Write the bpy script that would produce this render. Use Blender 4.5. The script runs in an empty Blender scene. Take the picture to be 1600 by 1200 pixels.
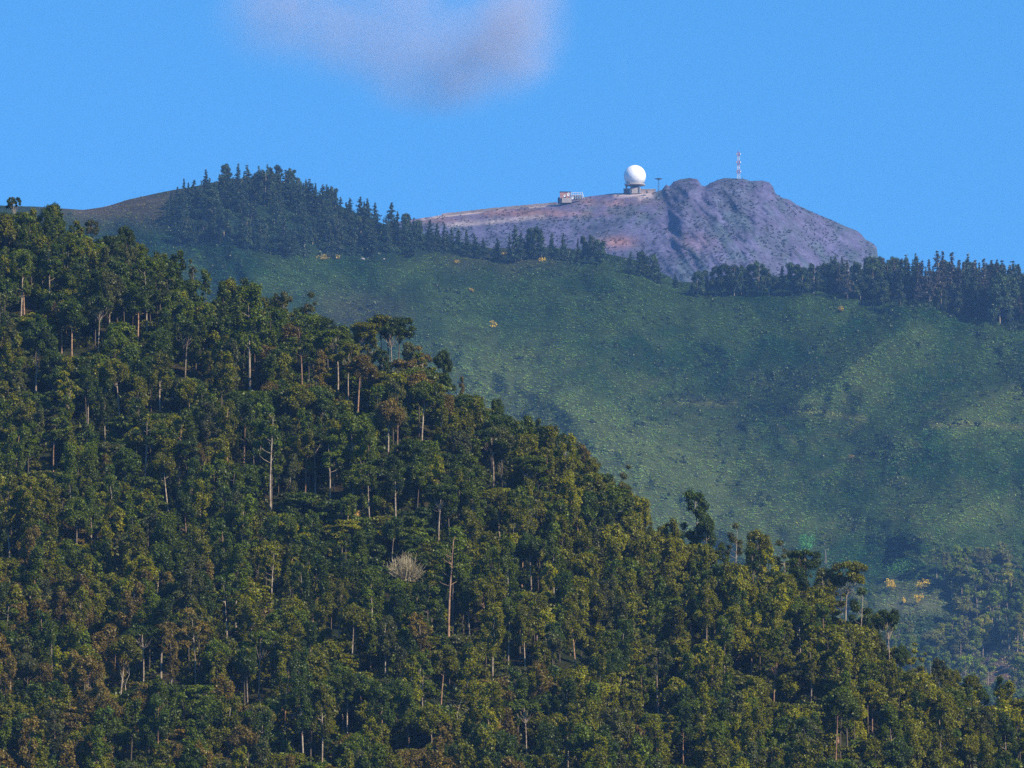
import bpy, math, random
import numpy as np
from mathutils import Vector

# ------------------------------------------------------------------ camera, sky, sun, exposure
sc = bpy.context.scene
COL = sc.collection
F = 10000.0                      # focal length expressed in 1600-px-wide photo pixels
PITCH = math.radians(6.0)
cam_d = bpy.data.cameras.new('camera'); cam = bpy.data.objects.new('camera', cam_d); COL.objects.link(cam)
cam_d.sensor_width = 36; cam_d.lens = 36 * F / 1600
cam_d.clip_start = 1; cam_d.clip_end = 60000
cam.location = (0, 0, 0); cam.rotation_euler = (math.pi / 2 + PITCH, 0, 0)
sc.camera = cam
SUN_AZ = math.radians(53)        # to the right of and behind the viewer
SUN_EL = math.radians(37)
sun_vec = Vector((math.sin(SUN_AZ) * math.cos(SUN_EL), -math.cos(SUN_AZ) * math.cos(SUN_EL), math.sin(SUN_EL)))
sd = bpy.data.lights.new('sun', 'SUN'); sd.energy = 4.6; sd.angle = math.radians(0.5); sd.color = (1.0, 0.86, 0.66)
so = bpy.data.objects.new('sun', sd); COL.objects.link(so); so.rotation_euler = sun_vec.to_track_quat('Z', 'Y').to_euler()
w = bpy.data.worlds.new('World'); sc.world = w; w.use_nodes = True
nt = w.node_tree; nt.nodes.clear()
out = nt.nodes.new('ShaderNodeOutputWorld'); bg = nt.nodes.new('ShaderNodeBackground')
sky = nt.nodes.new('ShaderNodeTexSky'); sky.sky_type = 'NISHITA'; sky.sun_disc = False
sky.sun_elevation = SUN_EL; sky.sun_rotation = math.pi - SUN_AZ
sky.altitude = 1000; sky.air_density = 1.0; sky.dust_density = 0.2; sky.ozone_density = 3.0
tc = nt.nodes.new('ShaderNodeTexCoord'); mp = nt.nodes.new('ShaderNodeMapping'); mp.vector_type = 'POINT'
mp.inputs['Location'].default_value = (0, 0, 0.28)      # clear deep-blue air low down: the lookup starts higher up
nrm = nt.nodes.new('ShaderNodeVectorMath'); nrm.operation = 'NORMALIZE'
hs = nt.nodes.new('ShaderNodeHueSaturation'); hs.inputs['Saturation'].default_value = 1.25; hs.inputs['Hue'].default_value = 0.5
tintn = nt.nodes.new('ShaderNodeMix'); tintn.data_type = 'RGBA'; tintn.blend_type = 'MULTIPLY'; tintn.inputs[0].default_value = 1
tintn.inputs[7].default_value = (.80, 1.10, 1.08, 1)
nt.links.new(tc.outputs['Generated'], mp.inputs[0]); nt.links.new(mp.outputs[0], nrm.inputs[0]); nt.links.new(nrm.outputs[0], sky.inputs[0])
nt.links.new(sky.outputs[0], hs.inputs['Color']); nt.links.new(hs.outputs[0], tintn.inputs[6]); nt.links.new(tintn.outputs[2], bg.inputs[0])
nt.links.new(bg.outputs[0], out.inputs[0]); bg.inputs[1].default_value = 0.15
vs_ = sc.view_settings; vs_.view_transform = 'Standard'; vs_.look = 'None'; vs_.gamma = 1; vs_.use_curve_mapping = False; vs_.exposure = 0.75
cy = sc.cycles
cy.max_bounces = 5; cy.diffuse_bounces = 2; cy.glossy_bounces = 1; cy.transmission_bounces = 2; cy.volume_bounces = 1; cy.transparent_max_bounces = 8
cy.use_denoising = False; cy.use_adaptive_sampling = True; cy.adaptive_threshold = 0.02

# ------------------------------------------------------------------ small maths
R = np.random.default_rng(7)
CP, SP = math.cos(PITCH), math.sin(PITCH)
def at(u, v, Y):
    """point seen at photo pixel (u, v) from the viewer, Y metres ahead"""
    u = np.asarray(u, float); v = np.asarray(v, float); Y = np.asarray(Y, float)
    a = (u - 800) / F; b = (600 - v) / F
    dy = CP - b * SP; dz = SP + b * CP
    return np.stack(np.broadcast_arrays(a / dy * Y, Y, dz / dy * Y), -1)
def proj(p):
    x, y, z = p[..., 0], p[..., 1], p[..., 2]
    dep = y * CP + z * SP
    return 800 + F * x / dep, 600 - F * (-y * SP + z * CP) / dep
_tab = np.random.default_rng(3).random((256, 256))
def vnoise(x, y):
    xi = np.floor(x).astype(int); yi = np.floor(y).astype(int); fx = x - xi; fy = y - yi
    fx = fx * fx * (3 - 2 * fx); fy = fy * fy * (3 - 2 * fy)
    g = lambda i, j: _tab[i & 255, j & 255]
    return (g(xi, yi) * (1 - fx) + g(xi + 1, yi) * fx) * (1 - fy) + (g(xi, yi + 1) * (1 - fx) + g(xi + 1, yi + 1) * fx) * fy
def fbm(x, y, n=4, o=0.0):
    s = 0; a = 1; t = 0
    for k in range(n):
        s = s + a * vnoise(x + o + 17.3 * k, y + o * 1.7 + 9.1 * k); t += a; a *= .5; x = x * 2.03; y = y * 2.03
    return s / t
def ridge(u, v, pts, sig):
    """gaussian crest along a polyline"""
    best = np.full(np.broadcast(u, v).shape, 1e9)
    for (x0, y0), (x1, y1) in zip(pts, pts[1:]):
        dx, dy = x1 - x0, y1 - y0; L = dx * dx + dy * dy
        t = np.clip(((u - x0) * dx + (v - y0) * dy) / L, 0, 1)
        best = np.minimum(best, (u - x0 - t * dx) ** 2 + (v - y0 - t * dy) ** 2)
    return np.exp(-best / (2 * sig * sig))
def tent(u, v, pts, sig):
    return np.exp(-1.15 * np.sqrt(-2 * np.log(np.maximum(ridge(u, v, pts, sig), 1e-30)) + .012))
def blob(u, v, x, y, sx, sy):
    return np.exp(-((u - x) / sx) ** 2 - ((v - y) / sy) ** 2)
def smooth(a, b, x):
    t = np.clip((x - a) / (b - a), 0, 1); return t * t * (3 - 2 * t)
def mixc(c0, c1, t):
    t = np.asarray(t)[..., None]; return np.asarray(c0) * (1 - t) + np.asarray(c1) * t

# ------------------------------------------------------------------ mesh helpers
def mesh_np(name, verts, faces, k, tint=None, dom='FACE', smooth_=False, mat=None, midx=None, mats=None):
    me = bpy.data.meshes.new(name); nv = len(verts); nf = len(faces)
    me.vertices.add(nv); me.vertices.foreach_set('co', np.asarray(verts, np.float32).ravel())
    me.loops.add(nf * k); me.loops.foreach_set('vertex_index', np.asarray(faces, np.int32).ravel())
    me.polygons.add(nf); me.polygons.foreach_set('loop_start', np.arange(0, nf * k, k, dtype=np.int32))
    if smooth_: me.polygons.foreach_set('use_smooth', np.ones(nf, bool))
    else: me.polygons.foreach_set('use_smooth', np.zeros(nf, bool))
    for m in (mats or ([mat] if mat else [])): me.materials.append(m)
    if midx is not None: me.polygons.foreach_set('material_index', np.asarray(midx, np.int32))
    me.update(calc_edges=True); me.validate()
    if tint is not None:
        a = me.attributes.new('tint', 'FLOAT_COLOR', dom)
        t4 = np.ones((len(tint), 4), np.float32); t4[:, :3] = tint; a.data.foreach_set('color', t4.ravel())
    return me
def obj(name, me, parent=None, **props):
    o = bpy.data.objects.new(name, me); COL.objects.link(o)
    if parent is not None: o.parent = parent
    for k, v in props.items(): o[k] = v
    return o
def empty(name, loc, label, category, group=None):
    o = obj(name, None, label=label, category=category); o.location = loc; o.empty_display_size = 1
    if group: o['group'] = group
    return o
class MB:
    def __init__(s): s.v = []; s.f = []; s.m = []
    def box(s, c, d, mi=0, rz=0):
        b = len(s.v); ca, sa = math.cos(rz), math.sin(rz)
        for i in range(8):
            x = d[0] / 2 * (1 if i & 1 else -1); y = d[1] / 2 * (1 if i & 2 else -1); z = d[2] / 2 * (1 if i & 4 else -1)
            s.v.append((c[0] + x * ca - y * sa, c[1] + x * sa + y * ca, c[2] + z))
        for q in ((0, 2, 3, 1), (4, 5, 7, 6), (0, 1, 5, 4), (2, 6, 7, 3), (0, 4, 6, 2), (1, 3, 7, 5)):
            s.f.append(tuple(b + i for i in q)); s.m.append(mi)
        return s
    def tube(s, pts, rad, n=6, mi=0, cap=True):
        b = len(s.v); P = [Vector(p) for p in pts]
        for i, p in enumerate(P):
            d = (P[min(i + 1, len(P) - 1)] - P[max(i - 1, 0)]).normalized()
            a = d.orthogonal().normalized() if abs(d.z) < .95 else Vector((1, 0, 0)); a = (a - d * a.dot(d)).normalized(); c = d.cross(a)
            for k in range(n):
                t = 2 * math.pi * k / n; q = p + (a * math.cos(t) + c * math.sin(t)) * rad[i]; s.v.append(tuple(q))
        for i in range(len(P) - 1):
            for k in range(n):
                s.f.append((b + i * n + k, b + i * n + (k + 1) % n, b + (i + 1) * n + (k + 1) % n, b + (i + 1) * n + k)); s.m.append(mi)
        if cap:
            s.f.append(tuple(b + k for k in reversed(range(n)))); s.m.append(mi)
            e = b + (len(P) - 1) * n; s.f.append(tuple(e + k for k in range(n))); s.m.append(mi)
        return s
    def lathe(s, prof, n=32, mi=0, c=(0, 0, 0)):
        b = len(s.v)
        for r, z in prof:
            for k in range(n):
                t = 2 * math.pi * k / n; s.v.append((c[0] + r * math.cos(t), c[1] + r * math.sin(t), c[2] + z))
        for i in range(len(prof) - 1):
            for k in range(n):
                s.f.append((b + i * n + k, b + i * n + (k + 1) % n, b + (i + 1) * n + (k + 1) % n, b + (i + 1) * n + k)); s.m.append(mi)
        return s
    def mesh(s, name, mats, smooth_=False):
        me = bpy.data.meshes.new(name); me.from_pydata(s.v, [], s.f)
        for m in mats: me.materials.append(m)
        me.polygons.foreach_set('material_index', s.m); me.polygons.foreach_set('use_smooth', [smooth_] * len(s.f)); me.update()
        return me

# ------------------------------------------------------------------ materials
def mat_base(name):
    m = bpy.data.materials.new(name); m.use_nodes = True; t = m.node_tree; t.nodes.clear()
    o = t.nodes.new('ShaderNodeOutputMaterial'); return m, t, o
def mulc(t, a, b):
    n = t.nodes.new('ShaderNodeMix'); n.data_type = 'RGBA'; n.blend_type = 'MULTIPLY'; n.inputs[0].default_value = 1
    t.links.new(a, n.inputs[6])
    if hasattr(b, 'name') and hasattr(b, 'links'): t.links.new(b, n.inputs[7])
    else: n.inputs[7].default_value = b
    return n.outputs[2]
def noise_ramp(t, scale, lo, hi, detail=3, a=.3, b=.7, vec=None):
    n = t.nodes.new('ShaderNodeTexNoise'); n.inputs['Scale'].default_value = scale; n.inputs['Detail'].default_value = detail
    if vec is None:
        g = t.nodes.new('ShaderNodeTexCoord'); vec = g.outputs['Object']
    t.links.new(vec, n.inputs['Vector'])
    r = t.nodes.new('ShaderNodeMapRange'); r.inputs[1].default_value = a; r.inputs[2].default_value = b; r.inputs[3].default_value = lo; r.inputs[4].default_value = hi
    t.links.new(n.outputs['Fac'], r.inputs[0]); return r.outputs[0]
def foliage_mat(name, source):
    """leaves: colour from the tree (object colour) times each leaf's own tone, with some light passing through"""
    m, t, o = mat_base(name)
    at_ = t.nodes.new('ShaderNodeAttribute'); at_.attribute_name = 'tint'
    col = at_.outputs['Color']
    if source == 'object':
        oi = t.nodes.new('ShaderNodeObjectInfo'); col = mulc(t, col, oi.outputs['Color'])
    d = t.nodes.new('ShaderNodeBsdfDiffuse'); tr = t.nodes.new('ShaderNodeBsdfTranslucent'); g = t.nodes.new('ShaderNodeBsdfGlossy')
    g.inputs['Roughness'].default_value = .45; g.inputs['Color'].default_value = (.8, .85, .8, 1)
    t.links.new(col, d.inputs[0]); t.links.new(mulc(t, col, (1.1, 1.2, .55, 1)), tr.inputs[0])
    mx = t.nodes.new('ShaderNodeMixShader'); mx.inputs[0].default_value = .24
    t.links.new(d.outputs[0], mx.inputs[1]); t.links.new(tr.outputs[0], mx.inputs[2])
    m2 = t.nodes.new('ShaderNodeMixShader'); m2.inputs[0].default_value = .02
    t.links.new(mx.outputs[0], m2.inputs[1]); t.links.new(g.outputs[0], m2.inputs[2]); t.links.new(m2.outputs[0], o.inputs[0])
    return m
def bark_mat(name, c, dark, streak=1.0, objcol=False):
    m, t, o = mat_base(name); p = t.nodes.new('ShaderNodeBsdfPrincipled'); p.inputs['Roughness'].default_value = .85
    f = noise_ramp(t, .9 * streak, 0, 1, 3, .42, .62)
    mx = t.nodes.new('ShaderNodeMix'); mx.data_type = 'RGBA'; mx.inputs[6].default_value = (*c, 1); mx.inputs[7].default_value = (*dark, 1)
    t.links.new(f, mx.inputs[0]); c_ = mx.outputs[2]
    if objcol:
        oi = t.nodes.new('ShaderNodeObjectInfo'); c_ = mulc(t, c_, oi.outputs['Color'])
    t.links.new(c_, p.inputs['Base Color']); t.links.new(p.outputs[0], o.inputs[0]); return m
def plain(name, c, rough=.7, var=.25, scale=.5, metal=0):
    m, t, o = mat_base(name); p = t.nodes.new('ShaderNodeBsdfPrincipled'); p.inputs['Roughness'].default_value = rough; p.inputs['Metallic'].default_value = metal
    f = noise_ramp(t, scale, 1 - var, 1, 4); cc = t.nodes.new('ShaderNodeMix'); cc.data_type = 'RGBA'
    cc.inputs[6].default_value = (0, 0, 0, 1); cc.inputs[7].default_value = (*c, 1); t.links.new(f, cc.inputs[0])
    t.links.new(cc.outputs[2], p.inputs['Base Color']); t.links.new(p.outputs[0], o.inputs[0]); return m
def terrain_mat(name, s1, s2, lo=.6, bump=.6):
    m, t, o = mat_base(name); p = t.nodes.new('ShaderNodeBsdfDiffuse')
    a = t.nodes.new('ShaderNodeAttribute'); a.attribute_name = 'tint'
    f1 = noise_ramp(t, s1, lo, 1.35, 4); f2 = noise_ramp(t, s2, lo, 1.3, 3)
    mm = t.nodes.new('ShaderNodeMath'); mm.operation = 'MULTIPLY'; t.links.new(f1, mm.inputs[0]); t.links.new(f2, mm.inputs[1])
    c = mulc(t, a.outputs['Color'], mm.outputs[0]); t.links.new(c, p.inputs[0])
    b = t.nodes.new('ShaderNodeBump'); b.inputs['Strength'].default_value = bump; b.inputs['Distance'].default_value = 1.2
    t.links.new(f1, b.inputs['Height']); t.links.new(b.outputs[0], p.inputs['Normal'])
    t.links.new(p.outputs[0], o.inputs[0]); return m
M_LEAF = foliage_mat('leaves', 'object'); M_MASS = foliage_mat('leaves_massed', 'attr')
M_BARK = bark_mat('eucalyptus_bark', (.40, .33, .235), (.19, .125, .085), objcol=True)
M_PINEBARK = bark_mat('pine_bark', (.16, .12, .10), (.07, .055, .045))
M_DEAD = bark_mat('dead_wood', (.50, .45, .36), (.33, .28, .22))
M_FRONT = terrain_mat('forest_floor', .25, 1.3); M_MID = terrain_mat('scrub_ground', .05, .3, .8, .3); M_PEAK = terrain_mat('rock_and_heath', .045, .25, .75, .8)

# ------------------------------------------------------------------ the three hillsides as surfaces
def interp(tbl):
    xs, ys = zip(*tbl); xs = np.array(xs, float); ys = np.array(ys, float)
    def f(u):
        u = np.asarray(u, float); r = np.interp(u, xs, ys)
        r = np.where(u < xs[0], ys[0] + (u - xs[0]) * (ys[1] - ys[0]) / (xs[1] - xs[0]) * .3, r)
        return np.where(u > xs[-1], ys[-1] + (u - xs[-1]) * (ys[-1] - ys[-2]) / (xs[-1] - xs[-2]), r)
    return f
front_sky = interp([(0, 372), (60, 378), (130, 405), (200, 432), (270, 458), (330, 485), (400, 510), (470, 540), (540, 570), (600, 588),
    (650, 605), (700, 635), (750, 672), (810, 708), (880, 748), (930, 775), (970, 812), (1010, 870), (1060, 888), (1120, 905), (1200, 925),
    (1260, 945), (1310, 975), (1350, 1030), (1390, 1062), (1450, 1088), (1500, 1112), (1550, 1135), (1600, 1158), (1800, 1240)])
mid_sky = interp([(-100, 330), (0, 321), (60, 323), (130, 328), (165, 323), (200, 312), (240, 303), (270, 297), (300, 292), (360, 280), (400, 277),
    (450, 287), (500, 307), (550, 330), (600, 350), (650, 362), (700, 375), (770, 388), (850, 386), (930, 392), (1000, 408), (1060, 440),
    (1100, 442), (1180, 436), (1260, 428), (1370, 430), (1450, 434), (1600, 444), (1800, 470)])
peak_sky = interp([(560, 356), (650, 342), (700, 335), (780, 326), (870, 318), (912, 308), (960, 302), (1020, 301), (1034, 297), (1041, 288),
    (1046, 291), (1053, 284), (1063, 280), (1078, 278), (1090, 280), (1096, 290), (1102, 291), (1110, 286), (1122, 281), (1132, 278), (1150, 279), (1165, 280), (1172, 283),
    (1190, 282), (1202, 285), (1208, 292), (1212, 303), (1222, 309), (1234, 312), (1245, 320), (1262, 328), (1280, 336), (1300, 344), (1322, 354),
    (1338, 360), (1346, 366), (1352, 374), (1362, 379), (1370, 386), (1372, 404), (1376, 432), (1384, 452), (1420, 500)])
FK, MK = .75, 1.15         # how near the front hill and how far the middle hill stand
def front_Y(u, v, relief=True):
    s = np.maximum(v - front_sky(u), 0)
    Y = 1950 - 300 * np.clip(u, -900, 2400) / 1600 - .514 * s + 45 * np.exp(-s / 25) - 20
    n = (fbm(u / 210, v / 210, 3, 5) - .5) * 26 + (fbm(u / 60, v / 60, 2, 8) - .5) * 5
    n = n + 8 * ridge(u, v, [(1010, 900), (980, 980), (930, 1060), (960, 1200)], 32) + 7 * ridge(u, v, [(270, 470), (330, 580), (440, 800), (520, 960)], 30) \
          + 6 * ridge(u, v, [(130, 960), (170, 1050), (190, 1200)], 22) + 6 * ridge(u, v, [(730, 900), (720, 990), (700, 1110)], 25)
    return (Y + n * smooth(0, 60, s)) * FK
def mid_Y(u, v, relief=True):
    s = np.maximum(v - mid_sky(u), 0)
    Y = 3900 - .95 * s + 60 * np.exp(-s / 20) - 20 + .00022 * np.maximum(s - 200, 0) ** 2
    n = (fbm(u / 190, v / 160, 2, 2) - .5) * -66 + (fbm(u / 75, v / 60, 3, 4) - .5) * -26 + (fbm(u / 16, v / 12, 2, 6) - .5) * -5
    n = n + (1 - np.abs(2 * fbm((u + .35 * v) / 60, v / 150, 4, 52) - 1)) * -5
    for pts, sg, am in (([(1450, 480), (1400, 520), (1330, 572), (1260, 617), (1170, 665)], 26, 15), ([(1680, 540), (1580, 600), (1490, 650), (1400, 690)], 28, 16),
                        ([(860, 395), (760, 430), (680, 465), (590, 500), (500, 560)], 32, 11), ([(620, 500), (740, 560), (880, 640), (1050, 750), (1150, 850), (1200, 930)], 75, 26),
                        ([(340, 290), (345, 350), (390, 430), (440, 520)], 45, 13), ([(1680, 730), (1540, 780), (1420, 840)], 45, 15), ([(960, 400), (1080, 520), (1200, 580)], 38, 9)):
        n = n - 1.9 * am * tent(u + 14 * (fbm(v / 30, u / 30, 3, 71) - .5), v, pts, sg)
    for pts, sg, am in (([(1380, 490), (1330, 530), (1260, 575), (1180, 625)], 24, 8), ([(1600, 540), (1520, 600), (1440, 650)], 28, 9), ([(700, 420), (620, 455), (540, 480)], 22, 8), ([(1130, 760), (1230, 850), (1290, 900)], 24, 7), ([(1000, 560), (1080, 618), (1200, 650)], 20, 7), ([(900, 430), (960, 520), (1010, 600)], 30, 6)):
        n = n + 1.5 * am * tent(u, v, pts, sg)
    return (Y + n * smooth(0, 40, s)) * MK
peak_sm = interp([(560, 356), (650, 342), (870, 318), (1000, 300), (1090, 283), (1180, 283), (1260, 322), (1372, 384), (1420, 420)])
def peak_Y(u, v, relief=True):
    s = np.maximum(v - peak_sky(u), 0)
    Y = 6000 - 1.6 * (v - peak_sm(u)) + 25 * np.exp(-s / 10)
    rk = smooth(1010, 1060, u)
    n = (1 - np.abs(2 * fbm((u - .9 * v) / 60, (v + .6 * u) / 110, 4, 11) - 1)) * -13 * (.3 + rk) + (fbm((u - .8 * v) / 16, (v + .5 * u) / 30, 3, 13) - .5) * -15 * (.3 + rk)
    n = n - 14 * ridge(u, v, [(1078, 300), (1072, 325), (1067, 345), (1063, 375)], 8) + 12 * ridge(u, v, [(1038, 318), (1042, 345), (1054, 372)], 9)
    n = n - 3 * ridge(u, v, [(1150, 280), (1140, 350), (1120, 430)], 18) - 9 * ridge(u, v, [(1210, 300), (1240, 360), (1260, 430)], 16) - 12 * ridge(u, v, [(1340, 365), (1345, 420)], 12)
    n = n - 10 * ridge(u, v, [(900, 315), (860, 350), (800, 390)], 16) - 10 * ridge(u, v, [(1000, 320), (960, 370), (900, 400)], 16)
    # broad convex rock mass: flanks recede to the right
    Y = Y + 60 * smooth(1180, 1400, u)
    return Y + n * smooth(0, 9, s)
def front_col(u, v):
    c = mixc((.020, .026, .010), (.036, .030, .016), smooth(.4, .7, fbm(u / 50, v / 40, 3, 21)))
    return c
def mid_col(u, v):
    u0, v0 = u, v; u = u + 46 * (fbm(u0 / 40, v0 / 30, 4, 91) - .5); v = v + 34 * (fbm(u0 / 40, v0 / 30, 4, 95) - .5)
    n = fbm(u / 70, v / 45, 4, 31); n2 = fbm(u / 22, v / 14, 3, 37)
    c = mixc((.009, .032, .010), (.026, .050, .015), smooth(.38, .66, n))
    c = mixc(c, (.046, .052, .020), .4 * smooth(.5, .72, n2) * smooth(430, 640, v))
    br = np.clip(blob(u, v, 190, 320, 120, 32) * 1.3 + blob(u, v, 375, 285, 40, 16) + blob(u, v, 560, 490, 90, 40) * .4 + blob(u, v, 780, 400, 120, 28) * .4, 0, 1)
    c = mixc(c, (.098, .074, .050), .85 * br)
    c = mixc(c, (.120, .125, .070), .7 * np.clip(blob(u, v, 1430, 940, 70, 26), 0, 1))
    c = mixc(c, (.072, .094, .032), .75 * np.clip(ridge(u, v, [(760, 600), (900, 690), (1050, 790), (1150, 850)], 60) * 1.1 + blob(u, v, 1100, 730, 150, 70) * .6 + ridge(u, v, [(1640, 600), (1550, 640), (1500, 660)], 22) * .7 + ridge(u, v, [(1420, 545), (1340, 600), (1280, 635)], 28) * .45 + blob(u, v, 1520, 800, 110, 40) * .7 + blob(u, v, 1240, 810, 60, 30) * .5, 0, 1))  # sunlit spur faces painted lighter, along with their yellower scrub
    c = c * (1 - .12 * np.clip(ridge(u, v, [(930, 440), (1000, 540), (1080, 610), (1200, 640)], 45) + ridge(u, v, [(1420, 600), (1390, 680), (1420, 780)], 45) + blob(u, v, 1250, 560, 60, 40) * .7, 0, 1))[..., None]  # shade of the hollows between spurs painted into the ground colour
    c = mixc(c, (.010, .024, .014), .85 * np.clip(blob(u, v, 310, 350, 80, 50) + blob(u, v, 470, 350, 130, 55) + blob(u, v, 600, 380, 80, 24), 0, 1))
    u, v = u0, v0
    c = mixc(c, (.085, .095, .035), .7 * (ridge(u, v, [(1060, 628), (1110, 632), (1150, 630)], 3.5) + ridge(u, v, [(1228, 642), (1300, 648), (1350, 656)], 3.5) + ridge(u, v, [(1455, 664), (1520, 662), (1600, 668)], 3.5)).clip(0, 1))
    c = mixc(c, (.16, .10, .085), .8 * np.clip(blob(u, v, 1560, 1060, 50, 50), 0, 1))
    return c
def peak_col(u, v):
    n = fbm(u / 26, v / 20, 4, 41); n2 = fbm(u / 60, v / 60, 3, 47)
    st = np.where(u < 1060, fbm((u + v) / 9, (u - v) / 70, 3, 61), fbm((u - .7 * v) / 12, (u + v) / 80, 3, 63))
    c = mixc((.080, .078, .140), (.058, .076, .100), smooth(.38, .62, n * .5 + st * .5))  # blue of the distance haze mixed into the rock and heath colours
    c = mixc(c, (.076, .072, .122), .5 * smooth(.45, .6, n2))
    rd = np.clip(blob(u, v, 965, 378, 26, 9) + blob(u, v, 820, 333, 120, 7) * .8 + blob(u, v, 950, 315, 60, 8) * .8 + blob(u, v, 690, 345, 50, 6) * .6 + blob(u, v, 1090, 380, 30, 14) * .3, 0, 1)
    c = mixc(c, (.24, .125, .105), rd * smooth(.3, .6, n * .5 + n2 * .5 + .1) * .85)
    s = v - peak_sky(u)
    c = mixc(c, (.34, .27, .25), .8 * ((s > -1) & (s < 4.5) & (u < 880) & (u > 655)) * smooth(.35, .55, fbm(u / 9, v / 5, 2, 3)))
    c = mixc(c, (.45, .36, .33), .7 * ridge(u, v, [(962, 304), (1018, 304), (1000, 309)], 3))
    c = mixc(c, (.40, .33, .30), .5 * ridge(u, v, [(700, 352), (770, 347), (850, 338)], 2.5))
    return c
def sheet(name, sky_f, Yf, colf, us, srows, mat, back, vmax, label=None):
    U = us[None, :]; S = np.asarray(srows, float)[:, None]
    v0 = sky_f(us)[None, :]; V = v0 + S * np.ones_like(U)
    UU = U * np.ones_like(V); Y = Yf(UU, V); P = at(UU, V, Y); C = colf(UU, V)
    if name == 'middle_hill': C = C * .6
    bk = []
    for (dy, dz) in back:
        q = P[0].copy(); q[:, 1] += dy; q[:, 2] -= dz; bk.append(q)
    P = np.concatenate([np.array(bk), P], 0); C = np.concatenate([np.repeat(C[:1], len(bk), 0), C], 0)
    nr, nc = P.shape[:2]; idx = np.arange(nr * nc).reshape(nr, nc)
    f = np.stack([idx[:-1, :-1], idx[1:, :-1], idx[1:, 1:], idx[:-1, 1:]], -1).reshape(-1, 4)
    me = mesh_np(name, P.reshape(-1, 3), f, 4, tint=C.reshape(-1, 3), dom='POINT', smooth_=True, mat=mat)
    o = obj(name, me, kind='structure')
    if label: o['label'] = label
    return o
def rows(a, step, b, *more):
    r = list(np.arange(a, b, step)); x = r[-1]
    for st, end in more:
        while x < end: x += st; r.append(x)
    return r
sheet('front_hill', front_sky, front_Y, front_col, np.arange(-500, 2301, 7.), rows(0, 6, 900, (40, 1700)), M_FRONT, [(600, 290), (250, 110), (100, 35), (35, 6)], 2000)
sheet('middle_hill', mid_sky, mid_Y, mid_col, np.arange(-500, 2301, 3.2), rows(0, 2.6, 780, (12, 1000), (60, 1750)), M_MID, [(1200, 520), (500, 260), (200, 90), (60, 14)], 2000)
pk_u = np.concatenate([np.arange(-300, 600, 25.), np.arange(600, 1440, 1.6), np.arange(1440, 1900, 20.)])
sheet('mountain_peak', peak_sky, peak_Y, peak_col, pk_u, rows(0, 1.5, 190, (12, 330), (80, 1700)), M_PEAK, [(1500, 780), (500, 300), (120, 70), (30, 10)], 2000)
gm = terrain_mat('valley_ground', .02, .2)
g = 20000.0
gme = mesh_np('ground', [(-g, -3000, -32), (g, -3000, -32), (g, 2 * g, -32), (-g, 2 * g, -32)], [(0, 1, 2, 3)], 4, tint=[(.05, .06, .03)] * 4, dom='POINT', mat=gm)
obj('ground', gme, kind='structure')

# ------------------------------------------------------------------ leaves
def leaf_tris(cent, size, rng, up=.25, long=1.5, out=None):
    n = len(cent)
    a = rng.normal(size=(n, 3)); a[:, 2] *= 1.6; a /= np.linalg.norm(a, axis=1)[:, None]
    nr = rng.normal(size=(n, 3)); nr[:, 2] += up * 2
    if out is not None: nr += out * 1.2
    nr /= np.linalg.norm(nr, axis=1)[:, None]
    b = np.cross(nr, a); b /= np.linalg.norm(b, axis=1)[:, None] + 1e-9; a = np.cross(b, nr)
    s = (size * rng.uniform(.6, 1.35, n))[:, None]
    v = np.stack([cent - a * s * .5 * long, cent + a * s * .3 * long + b * s * .55, cent + a * s * .35 * long - b * s * .5], 1)
    return v.reshape(-1, 3)
def clump(c, r, n, rng, flat=1.0, dens=.45):
    d = rng.normal(size=(n, 3)); d /= np.linalg.norm(d, axis=1)[:, None]
    rr = rng.random(n) ** dens
    lump = 1 + .28 * np.sin(d[:, 0] * 4 + c[0] * 3) * np.cos(d[:, 2] * 5 + c[1] * 2) + .12 * rng.normal(size=n)
    p = d * (rr * lump)[:, None] * np.array([r, r, r * flat]); return p + c, d
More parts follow.
